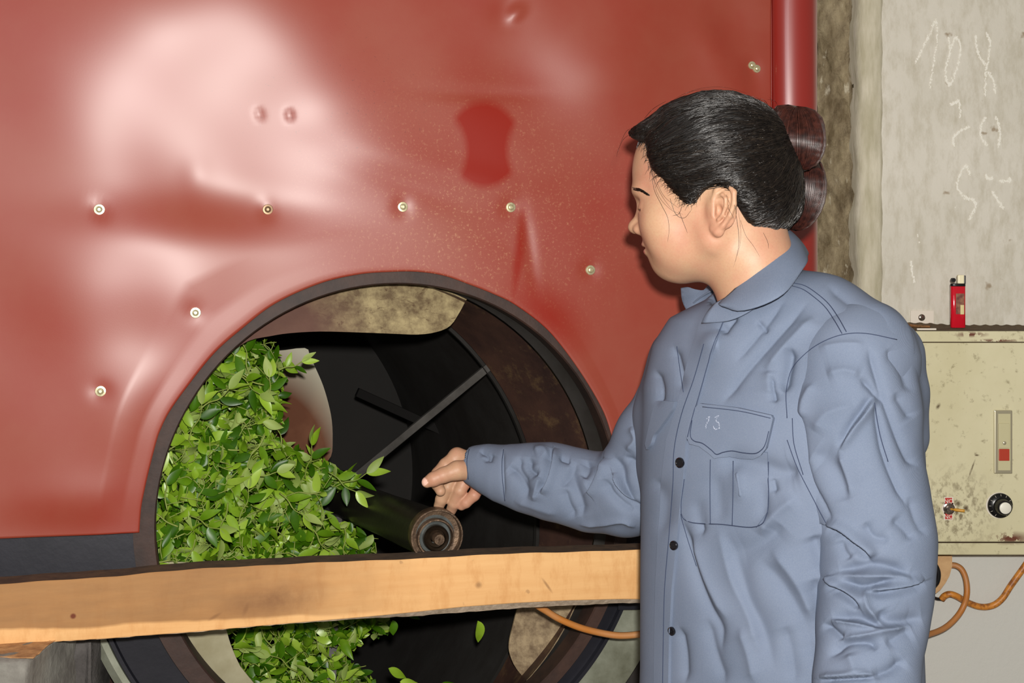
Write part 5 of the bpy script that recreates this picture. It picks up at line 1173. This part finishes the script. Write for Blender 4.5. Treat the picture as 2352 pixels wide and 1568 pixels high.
# small white plate with a screw on the wall, bolt on the dust
wp_ = empty('wall_bracket', W(2118, 742, WY-.002), 'small white square bracket plate screwed to the wall above the control box', 'bracket')
bx('plate', 2092, 713, 2145, 744, WY-.003, .003, m_white, wp_, .0006)
lathe('screw', W(2117, 729, WY-.003), (0, -1, 0), [(.0062, 0), (.0060, .001), (.004, .0022), (.001, .0024), (.0002, .0012)], m_chr, wp_, 20)
m_bronze = simple('dirty_brass', srgb(170,120,76), .4, .6, c2=srgb(110,84,56), scale=200)
bz = q1_.z+.0056; b1 = W(2086, 0, 2.28); b2 = W(2150, 0, 2.27)
xs0 = max(b1.x, q0.x+.008)
bl = lathe('bolt', Vector((xs0, 2.28, bz+.0012)), Vector((1, -.1, -.04)), [(.0002, -.006), (.0045, -.006), (.0052, -.003), (.0050, .001), (.0034, .003), (.0028, .008), (.0028, .022), (.0022, .036), (.0002, .038)], m_bronze, None, 12)
tag(bl, 'small dirty brass bolt lying in the dust on the control box', 'bolt')
st_ = bm_obj('plastic_strip', box_bm((W(2106,0,2.245).x, 2.243, q1_.z+.0012), (W(2150,0,2.245).x, 2.247, q1_.z+.0042)), m_white, None, bevel=.0006); tag(st_, 'thin white plastic strip at the front edge of the control box top', 'strip')
# wooden offcut and cables under the box
m_off = simple('pale_splintered_wood', srgb(206,168,122), .85, c2=srgb(186,146,104), scale=40, bump=.4)
off = prism('wooden_offcut', [W(x, y, 2.318) for x, y in ((2108,1276),(2187,1276),(2187,1300),(2181,1322),(2172,1338),(2160,1354),(2150,1362),(2140,1361),(2128,1340),(2108,1330))][::-1], (0, .03, 0), m_off, None, bevel=.0015)
tag(off, 'pale splintered wood offcut fixed under the control box', 'offcut')
tcb = NT('orange_cable_sheath'); tcb.col(tcb.mix(tcb.ramp(tcb.noise(90, 4, .7), [(.45, 0), (.6, 1)]), srgb(206,134,52), srgb(146,88,40))); tcb.set(Roughness=.45); m_cab = tcb.m
tcg = simple('grimy_orange_cable', srgb(176,128,84), .5, c2=srgb(186,116,48), scale=14)
def cable(name, pts, r, mat, label, sides=10):
    V, F = tube_data(smooth_path([W(*p) for p in pts], 10), r, sides); return tag(mesh_obj(name, V, F, mat), label, 'cable')
cable('power_cable', [(2182,1297,2.335),(2197,1299,2.330),(2210,1309,2.325),(2219,1332,2.32),(2221,1362,2.315),(2214,1390,2.315),(2198,1416,2.31),(2172,1440,2.30),(2140,1454,2.28),(2100,1461,2.24),(2000,1450,2.16),(1800,1430,2.08),(1640,1428,2.03),(1560,1440,2.01),(1500,1450,2.0),(1462,1457,1.995),(1420,1459,1.99),(1375,1452,1.985),(1330,1440,1.975),(1285,1421,1.965),(1255,1403,1.96),(1232,1388,1.955),(1205,1360,1.955),(1190,1330,1.96)],
      .0052, tcg, 'orange power cable looping from the control box behind the worker to the drum')
cable('control_cable', [(2163,1376,2.34),(2170,1368,2.337),(2182,1364,2.333),(2198,1369,2.333),(2222,1383,2.343),(2252,1393,2.345),(2280,1390,2.345),(2302,1374,2.342),(2322,1344,2.34),(2352,1302,2.338),(2392,1245,2.335),(2430,1190,2.345)], .0058, m_cab, 'orange cable rising to the right edge below the control box')
cable('black_wire', [(2163,1376,2.34),(2150,1374,2.338),(2138,1366,2.33),(2128,1352,2.31),(2112,1330,2.30)], .0028, m_black, 'thin dark wire joined to the orange cable under the box')
cable('black_cable', [(2124,1277,2.300),(2136,1286,2.298),(2148,1298,2.298),(2155,1315,2.298),(2153,1334,2.300),(2144,1347,2.303),(2137,1358,2.305),(2120,1366,2.31)], .0046, m_black, 'short black cable bent over the wooden offcut')

# ================================================================== TEA LEAVES
def leaf_mat(name, a, b, rough=.38):
    t = NT(name); oi = t.n.new('ShaderNodeObjectInfo'); r = t.math('ADD', t.math('MULTIPLY', oi.outputs['Random'], .5), t.math('MULTIPLY', t.noise(60, 3), .5))
    t.col(t.mix(t.ramp(r, [(.25, 0), (.75, 1)]), a, b)); t.set(Roughness=rough, Specular_IOR_Level=.45, Subsurface_Weight=0)
    tr_ = t.n.new('ShaderNodeBsdfTranslucent'); tr_.inputs[0].default_value = (*b, 1); mx_ = t.n.new('ShaderNodeMixShader'); mx_.inputs[0].default_value = .25
    out_ = t.n['Material Output']; t.L(t.b.outputs[0], mx_.inputs[1]); t.L(tr_.outputs[0], mx_.inputs[2]); t.L(mx_.outputs[0], out_.inputs[0]); return t.m
m_leaf = [leaf_mat('fresh_leaf', srgb(96,138,18), srgb(142,178,46)), leaf_mat('deep_leaf', srgb(44,84,4), srgb(78,124,14)), leaf_mat('pale_leaf_back', srgb(140,164,78), srgb(168,188,104), .5), leaf_mat('bright_leaf', srgb(140,178,40), srgb(172,202,78), .32)]
m_stem = leaf_mat('green_stem', srgb(130,150,62), srgb(156,170,84), .5)
def leaf_geo(L=.028, Wd=.012, curl=.5, fold_=.35, twist=.4, nseg=6):
    V = []; F = []
    for i in range(nseg+1):
        t = i/nseg; w = Wd*.5*math.sin(math.pi*min(1, t**.8*1.0))**.85 if 0 < t < 1 else .0003
        x = L*t; z = -curl*L*.45*t*t; a = twist*t; c_, s_ = math.cos(a), math.sin(a)
        for k in (-1, 0, 1): y = k*w; zz_ = abs(k)*w*fold_; V.append((x, y*c_-zz_*s_, z+y*s_+zz_*c_))
    for i in range(nseg):
        for k in range(2): a = i*3+k; F.append((a, a+1, a+4, a+3))
    return V, F
leafmeshes = []
for k in range(14):
    g = leaf_geo(random.uniform(.022, .040), random.uniform(.011, .018), random.uniform(-1.0, 1.4), random.uniform(-.7, 1.0), random.uniform(-1.5, 1.5), 9)
    me = bpy.data.meshes.new('tea_leaf'); me.from_pydata(g[0], [], g[1]); me.polygons.foreach_set('use_smooth', [True]*len(me.polygons)); me.materials.append(m_leaf[(0, 1, 1, 3, 0, 1, 2)[k % 7]]); leafmeshes.append(me)
up_poly = [(362,1318),(360,1200),(366,1120),(380,1060),(405,990),(440,925),(480,870),(530,815),(570,790),(605,786),(632,800),(646,835),(652,870),(640,905),(646,950),(628,985),(650,1025),(690,1035),(735,1040),(765,1075),(820,1095),(838,1112),(770,1122),(742,1150),(752,1190),(800,1205),(850,1232),(868,1262),(840,1300),(700,1320)]
lo_poly = [(520,1400),(880,1400),(905,1440),(840,1462),(800,1500),(850,1560),(900,1620),(620,1640),(575,1560),(548,1500)]
def inside(x, y, P):
    c = False
    for i in range(len(P)):
        a, b = P[i], P[i-1]
        if (a[1] > y) != (b[1] > y) and x < (b[0]-a[0])*(y-a[1])/(b[1]-a[1])+a[0]: c = not c
    return c
def heap_depth(x, y): return .055+.22*max(0, min(1, (x-380)/470))**1.2+.02*math.sin(x*.021+1)*math.cos(y*.017)+(.02 if y > 1400 else 0)
def sample(poly):
    xs_ = [p[0] for p in poly]; ys_ = [p[1] for p in poly]
    while True:
        x, y = random.uniform(min(xs_), max(xs_)), random.uniform(min(ys_), max(ys_))
        if inside(x, y, poly): return x, y
def rand_rot():
    q = Vector((random.gauss(0, 1), random.gauss(0, 1), random.gauss(0, 1))).normalized(); m = q.to_track_quat('X', 'Z').to_matrix()
    # turn the blade roughly towards the mouth
    n = Vector((random.gauss(0, .75), -1, random.gauss(.15, .75))).normalized(); x = (q-n*q.dot(n)).normalized(); y = n.cross(x); return Matrix((x, y, n)).transposed()
LBL = 'fresh green tea leaf in the heap tumbling inside the drum mouth'; GRP = 'tea leaves tumbling in the drum'
cnt = 0; tries = 0
placed = []
while cnt < 255:
    x, y = sample(up_poly) if random.random() < .8 else sample(lo_poly)
    if any((x-a)**2+(y-b)**2 < 17**2 for a, b in placed) and tries < 6000: tries += 1; continue
    placed.append((x, y)); d = heap_depth(x, y)+random.uniform(-.022, .010); o = bpy.data.objects.new('tea_leaf', random.choice(leafmeshes)); C.objects.link(o)
    R = rand_rot().to_4x4(); s_ = random.uniform(.66, 1.1); o.matrix_world = Matrix.Translation(PM(x, y, d)) @ R @ Matrix.Scale(s_, 4) @ Matrix.Translation(Vector((-.016, 0, 0))); tag(o, LBL, 'leaf', GRP); cnt += 1
# the rest of the heap
V = []; F = []; MI = []
def add_leaf(p, R, sc, mi_):
    g = leaf_geo(random.uniform(.020, .037)*sc, random.uniform(.009, .016)*sc, random.uniform(-1.0, 1.5), random.uniform(-.7, 1.0), random.uniform(-1.6, 1.6), 5); b = len(V)
    for q in g[0]: V.append(p+R@(Vector(q)-Vector((.016, 0, 0))))
    for f in g[1]: F.append(tuple(b+i for i in f)); MI.append(mi_)
for k in range(3400):
    poly = up_poly if random.random() < .74 else lo_poly; x, y = sample(poly); t = random.random()
    cx_, cy_ = 560, 1150
    x2, y2 = x+(cx_-x)*.03, y+(cy_-y)*.0; d = heap_depth(x2, y)+.004+.16*t**1.3; add_leaf(PM(x2, y, d), rand_rot(), random.uniform(.8, 1.25), random.choice((0, 0, 1, 1, 1, 2, 3)))
for k in range(420):                                              # stems and stalks
    x, y = sample(up_poly if random.random() < .8 else lo_poly); d = heap_depth(x, y)+random.uniform(-.018, .02); a = random.uniform(0, 6.3); L_ = random.uniform(.012, .035); p = PM(x, y, d); e = MU*math.cos(a)*L_+MV*math.sin(a)*L_+MN*random.uniform(-.01, .01)
    b = len(F); tube_data(smooth_path([p-e*.5, p+Vector((random.gauss(0, .003), 0, random.gauss(0, .003))), p+e*.5], 3), .0008, 4, V, F); MI += [4]*(len(F)-b)
hp_ = mesh_obj('tea_leaf_heap', V, F, m_leaf+[m_stem]); hp_.data.polygons.foreach_set('material_index', MI); tag(hp_, 'mass of fresh green tea leaves behind the leaves at the front of the heap', 'leaves', None, 'stuff')
# whole shoots: stem, two or three leaves and a bud
def shoot(loc, ang, tilt, label, group=None, sc=1.0):
    e = empty('tea_shoot', loc, label, 'tea shoot', group); R = Matrix.Rotation(tilt, 3, 'Z') @ Matrix.Rotation(ang, 3, 'Y')
    st = [Vector(loc)+R@(Vector((x, random.gauss(0, .001), z))*sc) for x, z in ((0, 0), (.018, .002), (.036, -.002), (.055, .003))]
    V, F = tube_data(smooth_path(st, 4), [.0013]*8+[.0009]*5, 5); mesh_obj('stem', V, F, m_stem, e)
    for k, (t, a) in enumerate(((1, .9), (2, -.8), (3, .35), (3, -.25))):
        g = leaf_geo(.036*sc*random.uniform(.8, 1.1), .014*sc, random.uniform(-.3, .8), .3, random.uniform(-.5, .5), 8); Ra = R @ Matrix.Rotation(-a, 3, 'Y') @ Matrix.Rotation(random.uniform(.6, 1.9), 3, 'X')
        mesh_obj('leaf', [st[t]+Ra@Vector(q) for q in g[0]], g[1], m_leaf[k % 4], e)
for k in range(40):
    x, y = sample(up_poly if k < 32 else lo_poly); d = heap_depth(x, y)-.024; shoot(PM(x, y, d), random.uniform(0, 6.3), random.uniform(-.6, .6), 'tea shoot with stem and several leaves in the heap inside the drum', 'tea shoots tumbling in the drum')
shoot(PM(746, 1215, .20), -1.75, .1, 'tea shoot with a long curved stem hanging beside the black tube', sc=1.05)
shoot(PM(770, 1118, .20), -.35, .1, 'tea shoot jutting to the right above the black tube')
shoot(PM(640, 850, .12), -.3, .0, 'tea shoot at the upper right tip of the heap, by the stained vane', sc=.7)
def single(x, y, d, ang, label, mi_=0, L=.034, w=.014, curl=.6):
    g = leaf_geo(L, w, curl, .5, .9, 10); R = Matrix.Rotation(YAW, 3, 'Z') @ Matrix.Rotation(-ang, 3, 'Y') @ Matrix.Rotation(1.2, 3, 'X'); tag(mesh_obj('tea_leaf', [PM(x, y, d)+R@(Vector(q)-Vector((L/2, 0, 0))) for q in g[0]], g[1], m_leaf[mi_]), label, 'leaf')
single(1106, 1452, .10, -1.25, 'single green tea leaf falling below the beam, left of the tan vane', 3, .040, .016, 1.2)
single(905, 1442, .12, -1.4, 'green tea leaf just below the beam, right of the lower heap', 1, .026, .014)
single(915, 1545, .12, -.5, 'green tea leaf low in the mouth, right of the lower heap', 0, .036)
single(940, 1566, .12, -.1, 'green tea leaf at the bottom edge, right of the lower heap', 3, .03)
single(1030, 1572, .12, .1, 'dark green tea leaf at the bottom edge, furthest right', 1, .03)
single(628, 975, .12, -.25, 'pale pointed tea leaf in front of the rust-stained vane', 2, .034, .015, .2)
single(668, 843, .15, -.6, 'tea leaf thrown highest and furthest right, against the whitish vane', 0, .030, .016, .3)
single(655, 905, .15, .3, 'small dark tea leaf beside the middle of the stained vane', 1, .022, .012)
